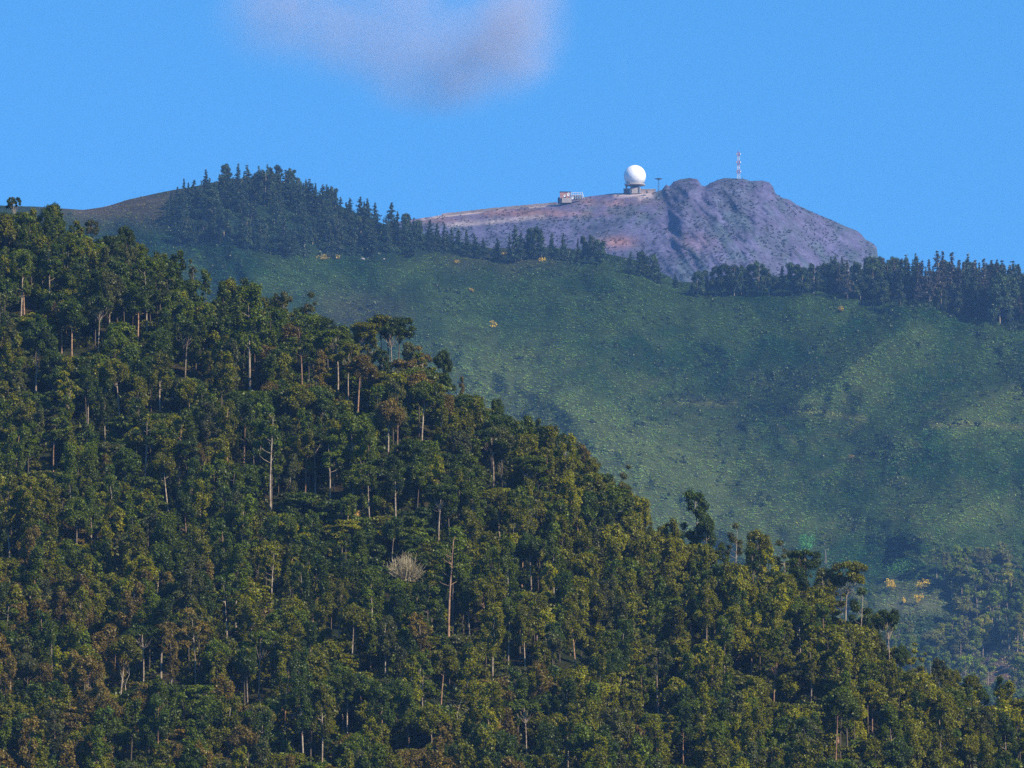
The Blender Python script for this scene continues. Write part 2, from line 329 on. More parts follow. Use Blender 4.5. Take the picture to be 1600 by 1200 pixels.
# ------------------------------------------------------------------ tree prototypes: (trunk MB, leaf verts, leaf tones)
def build_tree(kind, seed, H=22.0, dens=1.0):
    rng = np.random.default_rng(seed); T = MB(); cl = []
    lean = rng.normal(size=2) * .035 * H
    def axis(t): return np.array([lean[0] * t * t + .15 * math.sin(t * 5 + seed), lean[1] * t * t + .15 * math.cos(t * 4 + seed), H * t])
    leaf = .33
    if kind in ('tall', 'slim'):
        base = .44 if kind == 'tall' else .34; wid = 2.7 if kind == 'tall' else 1.8
        n = 26 if kind == 'tall' else 20
        for i in range(n):
            t = base + (1 - base) * ((i + rng.random()) / n); k = (t - base) / (1 - base)
            w_ = wid * (0.45 + .9 * math.sin(math.pi * min(k * .85 + .12, 1))) * rng.uniform(.3, 1.0)
            ang = rng.uniform(0, 6.28); c = axis(min(t, .97)) + np.array([math.cos(ang) * w_, math.sin(ang) * w_, rng.uniform(-.5, .8)])
            cl.append((c, rng.uniform(.8, 1.4), rng.uniform(1.0, 1.7), t))
    elif kind == 'round':
        for i in range(30):
            a = rng.uniform(0, 6.28); el = rng.uniform(-.5, 1); q = math.sqrt(max(0, 1 - max(el, 0) ** 2)) * rng.uniform(.45, 1)
            c = axis(.72) + np.array([math.cos(a) * q * 3.4, math.sin(a) * q * 3.4, el * H * .22]); cl.append((c, rng.uniform(.9, 1.55), rng.uniform(.9, 1.3), .6))
    elif kind == 'umbrella':
        for i in range(20):
            a = rng.uniform(0, 6.28); q = rng.random() ** .6 * 4.4; lay = rng.choice([0, .3, .8, 1.3])
            c = axis(.93) + np.array([math.cos(a) * q, math.sin(a) * q, -.05 * q * q - lay * 2.6]); cl.append((c, rng.uniform(.8, 1.6), rng.uniform(.45, .9), .7))
    elif kind == 'sparse':
        for i in range(13):
            a = rng.uniform(0, 6.28); q = rng.uniform(1.2, 4.2); t = rng.uniform(.55, .98)
            c = axis(t) + np.array([math.cos(a) * q, math.sin(a) * q, rng.uniform(0, 1.4)]); cl.append((c, rng.uniform(.9, 1.5), .75, t - .15))
    elif kind == 'bushy':                       # low acacia with level sprays
        for i in range(34):
            a = rng.uniform(0, 6.28); z = rng.uniform(.12, 1); q = 4.6 * math.sqrt(max(.05, 1 - (z - .35) ** 2 / .6)) * rng.uniform(.4, 1)
            c = np.array([math.cos(a) * q, math.sin(a) * q, z * H * .95]); cl.append((c, rng.uniform(1.1, 1.9), .42, .3))
    elif kind == 'broad':
        for i in range(30):
            a = rng.uniform(0, 6.28); z = rng.uniform(.16, .97); q = 3.1 * math.sqrt(max(.04, 1 - ((z - .5) / .52) ** 2)) * rng.uniform(.5, 1.05)
            c = axis(z) * np.array([1, 1, 1]) + np.array([math.cos(a) * q, math.sin(a) * q, 0]); cl.append((c, rng.uniform(.8, 1.5), rng.uniform(.9, 1.3), z * .8))
    elif kind == 'ragged':
        for i in range(18):
            t = rng.uniform(.3, .97); a = rng.uniform(0, 6.28); q = (1.25 - t) * 4.2 * rng.uniform(.5, 1.1)
            c = axis(t) + np.array([math.cos(a) * q, math.sin(a) * q, 0]); cl.append((c, rng.uniform(.7, 1.3), rng.uniform(1, 1.6), t - .08))
    V = []; tone = []
    tr = .25 * (H / 22)
    tp = [axis(t) for t in (0, .2, .4, .6, .8, .94)]
    T.tube([tp[0] - np.array([0, 0, 1.5])] + tp, [tr * 1.25, tr * 1.15, tr * .95, tr * .8, tr * .6, tr * .36, tr * .15], 6)
    for c, r, fl, t in cl:
        t0 = min(max(t - .12, .1), .9) if kind == 'umbrella' else min(max(c[2] / H - .09, .15), .9); s0 = axis(t0); m = (s0 + c) / 2 + np.array([0, 0, -.3])
        if kind in ('umbrella', 'round', 'sparse') or rng.random() < .6:
            T.tube([s0, m, c], [tr * .30, tr * .2, tr * .08], 4, cap=False)
        n = int(480 * dens * r * r * (.6 + .4 * fl) / 1.6)
        p, d = clump(c, r, n, rng, fl); V.append(leaf_tris(p, leaf, rng, out=d)); 
        tb = rng.uniform(.65, 1.35); tone.append(tb * rng.uniform(.75, 1.25, n))
    V = np.concatenate(V); tone = np.concatenate(tone)
    hue = rng.normal(size=(len(tone))) * .10
    tn = np.stack([tone * (1 + hue), tone, tone * (1 - hue)], 1)
    return T, V, tn
def build_conifer(seed, H=20.0, W=4.2, bare=.12, dens=1.0, thin=1.0):
    rng = np.random.default_rng(seed); T = MB(); V = []; tone = []; lop = rng.uniform(.55, 1.0, 8)
    T.tube([(0, 0, -2), (0, 0, H * .3), (.1, 0, H * .7), (0, .05, H)], [.36, .3, .18, .03], 5)
    z = H * bare; k = 0
    while z < H * .97:
        f = 1 - (z - H * bare) / (H * (1 - bare)); nb = rng.integers(3, 6)
        for b in range(nb):
            L = W * 1.25 * (f ** 1.05) * rng.uniform(.35, 1.15) + .22; a = rng.uniform(0, 6.28); L *= lop[int(a / 6.2832 * 8) % 8]; dr = -.12 + .5 * (1 - f)
            n = max(5, int(34 * L * dens * thin / 2)); t = rng.random(n) ** .8
            p = np.stack([np.cos(a) * L * t, np.sin(a) * L * t, z + dr * L * t], 1) + rng.normal(size=(n, 3)) * np.array([.30, .30, .24]) * (.5 + L / 4)
            V.append(leaf_tris(p, .50, rng, up=.1)); tb = rng.uniform(.65, 1.3); tone.append(tb * rng.uniform(.7, 1.3, n))
            if rng.random() < .5: T.tube([(0, 0, z), (math.cos(a) * L * .8, math.sin(a) * L * .8, z + dr * L * .8)], [.09, .03], 3, cap=False)
        z += rng.uniform(.5, .95) * (H / 20)
    V = np.concatenate(V); tone = np.concatenate(tone)
    return T, V, np.stack([tone, tone, tone], 1)
def build_bare(seed, H=16.0, spread=.5, levels=4, thick=.26, twig=0):
    rng = np.random.default_rng(seed); T = MB()
    def grow(p, d, L, r, lv):
        q = p + d * L; mid_ = (p + q) / 2 + rng.normal(size=3) * L * .06
        T.tube([p, mid_, q], [r, r * .85, r * .65], 5 if lv > 1 else 3, cap=False)
        if lv == 0: return
        for _ in range(2 if lv > 2 else rng.integers(2, 4)):
            nd = d + rng.normal(size=3) * spread; nd[2] = abs(nd[2]) * .8 + .25; nd /= np.linalg.norm(nd); grow(q, nd, L * rng.uniform(.6, .85), r * .6, lv - 1)
    grow(np.array([0, 0, -1.]), np.array([.03, 0, 1.]), H * .42, thick, levels)
    return T
class Proto:
    def __init__(s, name, T, V, tn, bark, H):
        s.name = name; s.H = H; s.T = T; s.V = V; s.tn = tn; s.bark = bark
        s.trunk = T.mesh(name + '_trunk', [bark], True)
        s.crown = None
        if V is not None: s.crown = mesh_np(name + '_crown', V, np.arange(len(V)).reshape(-1, 3), 3, tint=tn, mat=M_LEAF)
PT = {}
for kd, nvar, H in (('tall', 3, 24), ('slim', 3, 23), ('round', 3, 20), ('umbrella', 2, 22), ('sparse', 2, 22), ('bushy', 3, 11), ('broad', 3, 14), ('ragged', 2, 19)):
    PT[kd] = [Proto(kd, *build_tree(kd, 100 + 13 * i + len(kd) * 7 + ord(kd[0]), H), M_BARK, H) for i in range(nvar)]
PT['conifer'] = [Proto('conifer', *build_conifer(300 + i, 20, W, b, 1.0), M_PINEBARK, 20) for i, (W, b) in enumerate(((4.6, .08), (3.6, .12), (5.4, .05), (4.2, .2), (5.8, .1), (3.0, .1)))]
PT['thin_conifer'] = [Proto('thin_conifer', *build_conifer(330 + i, 20, 3.4, .15, .9, .8), M_PINEBARK, 20) for i in range(3)]
PT['dead'] = [Proto('dead', build_bare(400 + i, 16, .42), None, None, M_DEAD, 16) for i in range(3)]
PT['forked'] = [Proto('forked', build_bare(421, 16, .6, 4, .3), None, None, M_DEAD, 16)]

KINDWORD = {'tall': 'full-crowned tall {} eucalyptus', 'slim': 'slender {} eucalyptus', 'round': 'round-topped {} eucalyptus', 'umbrella': 'flat-topped {} eucalyptus',
            'sparse': 'open-crowned {} eucalyptus', 'bushy': 'low bushy {} wattle', 'broad': 'dense low-branched {} tree', 'ragged': 'long-crowned {} eucalyptus'}
used_labels = set()
def place_tree(name, proto, p, scale, rz, tint, label, category, group=None, wid=1.0, barkc=(1, 1, 1), lean=(0, 0)):
    e = empty(name, tuple(p), label, category, group)
    e.rotation_euler = (lean[1], lean[0], rz); e.scale = (scale * wid, scale * wid, scale)
    t = obj('trunk', proto.trunk, e); t.color = (*barkc, 1)
    if proto.crown is not None:
        c = obj('crown', proto.crown, e); c.color = (*tint, 1)
    return e

# ------------------------------------------------------------------ front forest: where the trees stand
PAL = {'dark green': (.044, .068, .003), 'green': (.082, .108, .002), 'olive': (.124, .122, .001), 'brownish': (.140, .098, .014), 'yellow-green': (.195, .185, .002), 'grey-green': (.078, .082, .018)}
def region_tint(u, v, rng):
    brown = blob(u, v, 50, 1020, 190, 150) + blob(u, v, 250, 1150, 180, 80) * .5 + blob(u, v, 560, 600, 140, 70) * .7 + blob(u, v, 690, 1150, 160, 90) * .5
    yel = blob(u, v, 1350, 1050, 320, 120) * 1.0 + blob(u, v, 1050, 880, 260, 100) * .8 + blob(u, v, 80, 830, 120, 70) * .5
    dark = blob(u, v, 220, 520, 380, 190) * 1.2 + blob(u, v, 450, 780, 350, 120) * .8
    wts = np.array([.40 + dark, .45 + dark * .4, .75 + yel * .8, 0.02 + brown * 1.5, .07 + yel * .55, .15])
    k = rng.choice(6, p=wts / wts.sum()); nm = list(PAL)[k]
    return nm, np.array(PAL[nm]) * rng.uniform(.75, 1.2)
rng = np.random.default_rng(21)
TRUNKS = [(37,448,482,0),(33,453,492,0),(76,435,482,0),(96,518,548,0),(113,538,558,0),(154,510,552,0),(216,495,537,0),(290,528,592,0),(388,527,612,-9),(471,575,602,0),
 (56,545,612,0),(83,705,737,0),(137,630,665,0),(162,645,692,-4),(186,620,652,0),(250,628,647,0),(227,700,747,0),(260,745,800,-9),(423,715,802,0),(381,690,727,0),
 (477,738,772,0),(492,735,762,0),(322,450,472,0),(230,487,512,0),(597,542,578,2),(606,538,582,-2),(620,520,552,-6),(528,593,606,0),(544,605,626,0),(559,633,647,0),
 (660,665,688,0),(606,698,717,0),(771,716,762,0),(784,728,762,0),(686,793,847,0),(619,763,807,0),(515,738,782,0),(12,806,872,-6),(224,1013,1067,0),(354,966,1002,0),
 (296,1005,1052,0),(305,1013,1072,0),(405,1013,1092,-2),(383,1060,1102,0),(387,1062,1102,0),(190,1045,1087,4),(443,1108,1177,0),(425,935,952,0),(205,1148,1192,0),
 (701,902,996,-2),(706,910,986,0),(530,968,1002,0),(550,985,1052,0),(536,1103,1132,0),(543,1105,1147,0),(503,1130,1192,0),(733,968,992,0),(770,1005,1062,0),(813,998,1027,0),
 (820,993,1042,0),(796,988,1037,3),(898,990,1047,-6),(830,903,927,-3),(689,1053,1102,0),(601,1040,1062,0),(822,1128,1182,0),(887,1163,1202,0),(638,1118,1172,0),
 (1088,838,852,0),(1126,845,882,-10),(1312,943,977,0),(1028,1058,1117,0),(1173,1040,1057,0),(1210,1088,1107,0),(1268,1073,1102,0),(1306,1118,1187,0),(1362,1138,1157,0),(1068,1158,1197,0),(1252,1008,1032,0)]
trees = []      # dicts: u, v (foot), kind, scale, tint ...
def foot(u, v):
    return at(u, v, front_Y(np.float64(u), np.float64(v)))
for (u, vt, vb, ln) in TRUNKS:
    vis = vb - vt; vf = vb + 10
    if vf < front_sky(u) + 4: vf = float(front_sky(u)) + 4
    Y = float(front_Y(np.float64(u), np.float64(vf)))
    kd = rng.choice(['tall', 'sparse', 'umbrella', 'round'], p=[.42, .22, .14, .22])
    if 590 <= u <= 625 and vt < 560: kd = 'umbrella'
    frac = {'tall': .56, 'sparse': .56, 'umbrella': .74, 'round': .64}[kd]
    hpx = min(max((vf - vt) / frac, 105), 175)
    if not 590 <= u <= 625: hpx = min(hpx, vf - float(front_sky(u)) + 58)
    nm, tn = region_tint(u, vf - hpx * .7, rng)
    trees.append(dict(u=u - ln * .5, v=vf, kind=kd, Hm=hpx * Y / F, col=nm, tint=tn, feat=True, vt=vt, vb=vb, lean=ln / hpx * 1.3, Y=Y))
SPECIAL = [  # skyline trees with a shape of their own: foot u, foot v, crown top v, kind, width, colour, label
 (22, 378, 303, 'umbrella', .78, 'dark green', 'small flat-topped tree standing alone above the wood\'s top left corner'),
 (200, 440, 350, 'round', .8, 'dark green', 'dark round-topped tree bulging above the wooded skyline right of the brown hilltop'),
 (145, 425, 340, 'umbrella', .6, 'grey-green', 'thin open-crowned tree on the wooded skyline left of the dark round-topped one'),
 (442, 545, 450, 'umbrella', .8, 'grey-green', 'airy flat-crowned eucalyptus on the skyline, first of two left of the umbrella group'),
 (478, 560, 462, 'sparse', .9, 'grey-green', 'airy open eucalyptus leaning over the skyline, second of two left of the umbrella group'),
 (302 , 480, 408, 'sparse', .7, 'grey-green', 'wispy grey-green tree on the skyline halfway down the upper slope'),
 (565, 600, 500, 'umbrella', 1.15, 'olive', 'olive umbrella-crowned eucalyptus at the left of the tall skyline group'),
 (612, 605, 497, 'umbrella', 1.0, 'dark green', 'dark umbrella-crowned eucalyptus topping the tall skyline group with pale trunks'),
 (550, 596, 524, 'round', .8, 'olive', 'olive rounded tree filling under the left side of the umbrella-crowned group'),
 (582, 602, 516, 'tall', .9, 'olive', 'full olive tree just under the left umbrella crown of the skyline group'),
 (600, 606, 545, 'broad', .9, 'dark green', 'dark bushy tree low among the pale trunks of the umbrella-crowned group'),
 (640, 615, 532, 'round', .8, 'grey-green', 'grey-green rounded tree right of the dark umbrella crown on the skyline'),
 (662, 625, 545, 'sparse', .9, 'brownish', 'thin brownish tree between the umbrella-crowned group and the skyline shoulder'),
 (1228, 948, 850, 'sparse', 1.0, 'grey-green', 'feathery grey-green tree left of the dark layered eucalyptus'),
 (1288, 985, 888, 'ragged', 1.1, 'grey-green', 'feathery tree between the dark layered and the tall layered eucalyptus'),
 (1368, 1055, 955, 'umbrella', .9, 'olive', 'olive layered tree below the tall layered eucalyptus on the lower skyline'),
 (1436, 1090, 1022, 'sparse', 1.0, 'olive', 'small open olive tree right of the dark domed one on the lower skyline'),
 (1535, 1140, 1075, 'round', .8, 'dark green', 'dark rounded tree near the right end of the wooded skyline'),
 (690, 640, 545, 'round', .75, 'dark green', 'dark tree at the skyline shoulder right of the umbrella-crowned group'),
 (722, 655, 588, 'slim', .6, 'brownish', 'small brownish treetop poking above the skyline near the centre of the slope'),
 (775, 690, 620, 'round', 1.0, 'dark green', 'broad dark domed tree on the skyline at mid slope'),
 (925, 790, 712, 'round', .9, 'olive', 'olive domed tree on the skyline above the last steep drop'),
 (968, 830, 730, 'sparse', .9, 'grey-green', 'ragged open tree at the edge of the steep drop in the skyline'),
 (1000, 880, 775, 'round', .7, 'yellow-green', 'yellow-green tree at the foot of the steep drop in the skyline'),
 (1104, 905, 802, 'round', .8, 'dark green', 'dark domed tree crowded against the tall dark dense tree'),
 (1092, 900, 770, 'ragged', 1.35, 'dark green', 'tall dark dense tree standing clear above the lower skyline'),
 (1150, 925, 822, 'sparse', .9, 'grey-green', 'open leaning eucalyptus right of the tall dark dense tree'),
 (1190, 935, 825, 'round', .9, 'olive', 'olive wide-crowned eucalyptus on the lower skyline'),
 (1262, 965, 855, 'umbrella', 1.1, 'dark green', 'dark layered eucalyptus in front of the bright green shrub'),
 (1322, 1010, 872, 'umbrella', .95, 'olive', 'tall layered eucalyptus sloping down to the right on the lower skyline'),
 (1345, 1050, 925, 'sparse', 1.0, 'dark green', 'open dark eucalyptus beside the yellow gorse bushes'),
 (1390, 1080, 945, 'umbrella', .8, 'dark green', 'flat dark-crowned eucalyptus reaching out left of the yellow gorse'),
 (1410, 1090, 1008, 'round', .9, 'dark green', 'dark domed eucalyptus at the edge of the lower right wood'),
 (1478, 1125, 1045, 'round', .8, 'olive', 'olive domed tree on the far lower right skyline'),
]
for (u, v, vt, kd, wd, cn, lb) in SPECIAL:
    wd *= .9
    v = max(v, float(front_sky(u)) + 3); Y = float(front_Y(np.float64(u), np.float64(v)))
    trees.append(dict(u=u, v=v, kind=kd, Hm=(v - vt) * Y / F, col=cn, tint=np.array(PAL[cn]) * rng.uniform(.8, 1.1), feat=True, vt=vt, vb=vt + 30, lean=0, Y=Y, label=lb, wid=wd * 1.0))
# fill
P0 = [foot(t['u'], t['v']) for t in trees]
acc = list(P0)
GREY = (632, 905)                       # the leafless grey bush
cand_u = rng.uniform(-90, 1690, 22000); cand_v = rng.uniform(372, 1330, 22000)
for u, v in zip(cand_u, cand_v):
    s = v - float(front_sky(u))
    if s < 3: continue
    if abs(u - GREY[0]) < 45 and -5 < v - GREY[1] < 90: continue
    p = foot(u, v); A = np.array(acc[-4000:])
    md = 3.5 + 2.2 * float(fbm(np.float64(u / 90), np.float64(v / 90), 2, 60))
    md *= FK
    if (np.hypot(A[:, 0] - p[0], A[:, 1] - p[1]) < md).any(): continue
    near_sky = s < 25
    bushzone = float(blob(u, v, 300, 870, 260, 60)) + float(blob(u, v, 560, 940, 150, 60)) * .5 + .12
    if rng.random() < min(bushzone * .5, .45) and not near_sky: kd = 'bushy'
    else: kd = rng.choice(['tall', 'slim', 'round', 'umbrella', 'sparse', 'ragged', 'broad'], p=[.20, .16, .18, .02, .03, .19, .22])
    hm = {'tall': 22, 'slim': 21, 'round': 18, 'umbrella': 18.5, 'sparse': 19, 'bushy': 11, 'ragged': 17, 'broad': 15}[kd] * rng.uniform(.66, 1.02) * FK
    if near_sky: hm = min(hm, FK * 13.5 * rng.uniform(.8, 1.1))
    elif s < 60: hm = min(hm, 17 * FK)
    Y = p[1]; top = v - hm * F / Y
    # keep the marked trunks in view
    bad = False
    for t in trees[:len(P0)]:
        if v > t['v'] - 3 and abs(u - t['u']) < 26 and top < t['vb'] - 4: 
            nh = (v - t['vb'] + 2) * Y / F
            if nh > 5: hm = nh; kd = 'bushy' if nh < 10 else 'round'; top = v - hm * F / Y
            else: bad = True
    if bad or hm < 4.5: continue
    nm, tn = region_tint(u, top + 30, rng)
    acc.append(p); trees.append(dict(u=u, v=v, kind=kd, Hm=hm, col=nm, tint=tn, feat=False, Y=Y, lean=rng.normal() * .03))
print('front trees', len(trees))
# which of them show largest: paint crowns far to near in a coarse picture
buf = -np.ones((300, 400), int); yy, xx = np.mgrid[0:300, 0:400]; xx = xx * 4 + 2; yy = yy * 4 + 2
for i in sorted(range(len(trees)), key=lambda k: -trees[k]['Y']):
    t = trees[i]; hp = t['Hm'] * F / t['Y']; fr = {'bushy': .95, 'broad': .85, 'umbrella': .35, 'sparse': .45, 'round': .45, 'ragged': .7}.get(t['kind'], .55)
    cw = {'bushy': 5, 'broad': 4.6, 'umbrella': 5.5, 'round': 4.8, 'slim': 3}.get(t['kind'], 3.9) * t['Hm'] / PT[t['kind']][0].H * F / t['Y'] * t.get('wid', 1)
    cv = t['v'] - hp * (1 - fr / 2); t['cu'] = t['u'] + t['lean'] * hp * .7; t['cv'] = cv
    buf[((xx - t['cu']) / cw) ** 2 + ((yy - cv) / (hp * fr / 2)) ** 2 < 1] = i
cnt = np.bincount(buf[buf >= 0], minlength=len(trees))
N_THINGS = 282
order = sorted(range(len(trees)), key=lambda k: -(cnt[k] + (100000 if 'label' in trees[k] else 0) + (14 if trees[k]['feat'] and cnt[k] > 5 else 0)))
things = set(); mass = []
for i in order:
    t = trees[i]; inside = 8 < t['cu'] < 1592 and t['cv'] < 1192
    if len(things) < N_THINGS and cnt[i] > 0 and (inside or 'label' in t):
        if 'label' not in t:
            a = int(round(t['cu'] / 16)); b = int(round(t['cv'] / 12))
            lb = f"{KINDWORD[t['kind']].format(t['col'])}, {a} percent across and {b} percent down the photo"
            key = (a, b)
            if key in used_labels: mass.append(i); continue
            used_labels.add(key); t['label'] = lb
        things.add(i)
    else: mass.append(i)
EUGROUP = 'trees of the wooded front slope'
for i in sorted(things):
    t = trees[i]; pr = PT[t['kind']][int(rng.integers(len(PT[t['kind']])))]
    sc_ = t['Hm'] / pr.H; p = foot(t['u'], t['v'])
    bc = np.array([1, 1, 1]) * rng.uniform(.7, 1.25) * (np.array([1, .75, .6]) if rng.random() < .3 else 1)
    if t['feat']: bc = bc * 1.15
    e = place_tree('wattle_tree' if t['kind'] == 'bushy' else 'eucalyptus_tree', pr, p, sc_, rng.uniform(0, 6.28), t['tint'], t['label'],
                   'tree', EUGROUP, wid=t.get('wid', 1.0) * (1 if t['kind'] == 'umbrella' and 'wid' in t else rng.uniform(.95, 1.2)), barkc=tuple(np.clip(bc * .72, 0, 1.5)))
    if abs(t['lean']) > .02:      # lean sideways: tilt the whole tree about the line of sight
        from mathutils import Matrix
        e.rotation_mode = 'QUATERNION'
        e.rotation_quaternion = (Matrix.Rotation(t['lean'], 3, 'Y') @ Matrix.Rotation(rng.uniform(0, 6.28), 3, 'Z')).to_quaternion()
# the rest of the wood: one mass of crowns and trunks
V, Tn, TV, TF, TT = [], [], [], [], []; nb = 0
for i in mass:
    t = trees[i]; pr = PT[t['kind']][int(rng.integers(len(PT[t['kind']])))]; s = t['Hm'] / pr.H; p = foot(t['u'], t['v']); a = rng.uniform(0, 6.28)
    Rz = np.array([[math.cos(a), -math.sin(a), 0], [math.sin(a), math.cos(a), 0], [0, 0, 1]])
    lv = pr.V.reshape(-1, 3, 3); keep = rng.random(len(lv)) < (.55 if cnt[i] > 3 else .3); lv = lv[keep]; lc = lv.mean(1, keepdims=True); lv = lc + (lv - lc) * 1.3
    V.append((lv.reshape(-1, 3) * s * np.array([1.08, 1.08, 1])) @ Rz.T + p); Tn.append(pr.tn[keep] * t['tint'])
    tv = np.array(pr.T.v) * s @ Rz.T + p
    f = np.array([q for q in pr.T.f if len(q) == 4]); TV.append(tv); TF.append(f + nb); nb += len(tv)
V = np.concatenate(V); Tn = np.concatenate(Tn)
# undergrowth filling the gaps between trunks
ug_u = rng.uniform(-120, 1720, 11000); ug_v = rng.uniform(375, 1330, 11000); k = ug_v > front_sky(ug_u) + 2; ug_u, ug_v = ug_u[k], ug_v[k]
UP = at(ug_u, ug_v, front_Y(ug_u, ug_v)); UV, UT = [], []
for p, u, v in zip(UP, ug_u, ug_v):
    r = rng.uniform(.9, 2.6); n = int(22 * r * r); r *= FK; c, d = clump(p + np.array([0, 0, r * .5]), r, n, rng, .8)
    UV.append(leaf_tris(c, .62 * FK, rng, out=d)); tb = np.array(mixc(PAL['dark green'], PAL['brownish'] if rng.random() < .3 else PAL['olive'], rng.random() * .5)) * rng.uniform(.6, 1.15)
    UT.append(tb * rng.uniform(.7, 1.3, (n, 1)))
UV = np.concatenate(UV); UT = np.concatenate(UT)
obj('forest_undergrowth', mesh_np('forest_undergrowth', UV, np.arange(len(UV)).reshape(-1, 3), 3, tint=UT, mat=M_MASS), kind='stuff', category='undergrowth', label='dark leafy undergrowth between the trunks of the front wood')
nl = len(V); TVv = np.concatenate(TV); TFf = np.concatenate(TF)
tri = np.concatenate([TFf[:, [0, 1, 2]], TFf[:, [0, 2, 3]]])
obj('forest', mesh_np('forest', np.concatenate([V, TVv]), np.concatenate([np.arange(nl).reshape(-1, 3), tri + nl]), 3,
    tint=np.concatenate([Tn, np.tile([[.14, .11, .08]], (len(tri), 1))]), mats=[M_MASS]), kind='stuff', category='forest', label='massed smaller and half-hidden eucalyptus filling the front slope between the larger trees')
print('mass', len(mass), 'tris', nl // 3, 'under', len(UV) // 3)

# dead and special wood on the front slope
for (u, v, vt, pk, lb, wd, ry) in ((692, 1205, 1120, 'forked', 'pale forked leafless tree near the bottom edge, left of centre', 1.1, 0.4), (784, 768, 722, 'dead', 'thin dead tree with short side twigs beside the bare white trunk', .5, 0),
        (195, 1092, 1030, 'dead', 'bleached dead tree with crooked limbs in the dark hollow at lower left', .8, 1.), (445, 1180, 1085, 'dead', 'dead tree with one limb reaching right near the bottom edge', .8, 2.), (75, 1010, 965, 'dead', 'small whitish dead branches in the brown lower left crowns', 1.2, 3.)):
    p = foot(u, v); h = (v - vt) * p[1] / F; pr = PT[pk][int(u) % len(PT[pk])]
    place_tree('dead_tree', pr, p, h / pr.H, ry, (1, 1, 1), lb, 'dead tree', None, wid=wd)
T = MB(); rg = np.random.default_rng(5)
for k in range(420):
    a = rg.uniform(0, 6.28); el = rg.uniform(.3, 1.45); L = rg.uniform(2.2, 5.6); st = rg.normal(size=3) * np.array([1.0, .8, .2]); st[2] = abs(st[2]) * .3
    d = np.array([math.cos(a) * math.cos(el) * .95, math.sin(a) * math.cos(el) * .8, math.sin(el) * 1.0]); e_ = st + d * L; m_ = (st + e_) / 2 + rg.normal(size=3) * .25
    T.tube([st, m_, e_], [.10, .075, .03], 3, cap=False)
    for q in range(4):
        t_ = rg.uniform(.4, 1); b_ = st + d * L * t_; dd = d + rg.normal(size=3) * .5; T.tube([b_, b_ + dd * rg.uniform(.7, 1.5)], [.05, .02], 3, cap=False)
pB = foot(632, 902)
o = obj('leafless_bush', T.mesh('leafless_bush', [bark_mat('pale_twigs', (.42, .35, .20), (.30, .25, .14))]), label='pale grey leafless bush in the middle of the wood', category='bush'); o.location = pB + np.array([0, -4, -1.2]); o.scale = (FK, FK, FK * 1.15)
def bush(name, p, r, h, tint, label, cat, n=420, leaf=.4, group=None, seed=0):
    rg = np.random.default_rng(seed); Vs = []; ts = []
    for k in range(7):
        c = np.array([rg.uniform(-.6, .6) * r, rg.uniform(-.5, .5) * r, h * rg.uniform(.25, .75)]); rr = r * rg.uniform(.3, .55)
        q, d = clump(c, rr, n // 7, rg, min(1.0, h / r * .8)); Vs.append(leaf_tris(q, leaf, rg, out=d)); ts.append(rg.uniform(.8, 1.2) * rg.uniform(.7, 1.25, n // 7))
    Vs = np.concatenate(Vs); ts = np.concatenate(ts)[:, None] * np.array(tint)
    o = obj(name, mesh_np(name, Vs, np.arange(len(Vs)).reshape(-1, 3), 3, tint=ts, mat=M_MASS), label=label, category=cat); o.location = p
    if group: o['group'] = group
    return o
YEL = (.70, .47, .02)
bush('flowering_bush', foot(217, 792) + np.array([0, -3, 1]), 2.2 * FK, 4.2 * FK, (.55, .42, .09), 'yellowish flowering bush in the dark gap below the two leaning trunks', 'bush', seed=1)
bush('flowering_bush', foot(505, 690) + np.array([0, -3, 3]), 2.6 * FK, 4.5 * FK, (.26, .22, .05), 'yellow-tinged bushy crown left of centre on the slope', 'bush', seed=2)
bush('flowering_bush', foot(555, 822) + np.array([0, -3, 1]), 1.8 * FK, 2.2 * FK, (.45, .26, .07), 'small orange-tinged bush above the pale leafless bush', 'bush', seed=3)

# ------------------------------------------------------------------ middle hill: scrub, trees, gorse
def mfoot(u, v):
    u = np.asarray(u, float); v = np.asarray(v, float); return at(u, v, mid_Y(u, v))
n = 100000; su = rng.uniform(-80, 1680, n); sv = rng.uniform(270, 1190, n)
k = (sv > mid_sky(su) - .5) & (sv < front_sky(su) + 20); su, sv = su[k], sv[k]
SPt = mfoot(su, sv); cc_ = mid_col(su, sv)
Nr = np.cross(mfoot(su + 5, sv) - mfoot(su - 5, sv), mfoot(su, sv - 5) - mfoot(su, np.maximum(sv + 5, sv))); Nr /= np.linalg.norm(Nr, axis=1)[:, None]; Nr *= -np.sign(Nr[:, 1:2])
dk = fbm(su / 60, sv / 40, 3, 77)
V, Tn = [], []
hue_ = rng.normal(size=(len(su), 3)) * np.array([.16, .08, .08]) + 1; cc_ = cc_ * np.clip(hue_, .45, 2) * rng.uniform(.85, 1.18, (len(su), 1)) * np.array([2.7, 3.0, 1.5])
m = 10; rad = MK * rng.uniform(.6, 1.3, len(su)) * np.where(sv - mid_sky(su) < 10, .55, 1)
for j in range(m):
    d = rng.normal(size=(len(su), 3)); d /= np.linalg.norm(d, axis=1)[:, None]; d[:, 2] = np.abs(d[:, 2])
    c = SPt + d * (rad * rng.random(len(su)) ** .4)[:, None] * np.array([1.3, 1.3, .8])
    V.append(leaf_tris(c, .62 * (.6 + rad * .35), rng, up=.15, out=d * .6 + Nr * 2.0).reshape(-1, 3, 3)); Tn.append(cc_ * rng.uniform(.85, 1.15, (len(su), 1)) * (1 - .25 * smooth(.45, .65, dk))[:, None])
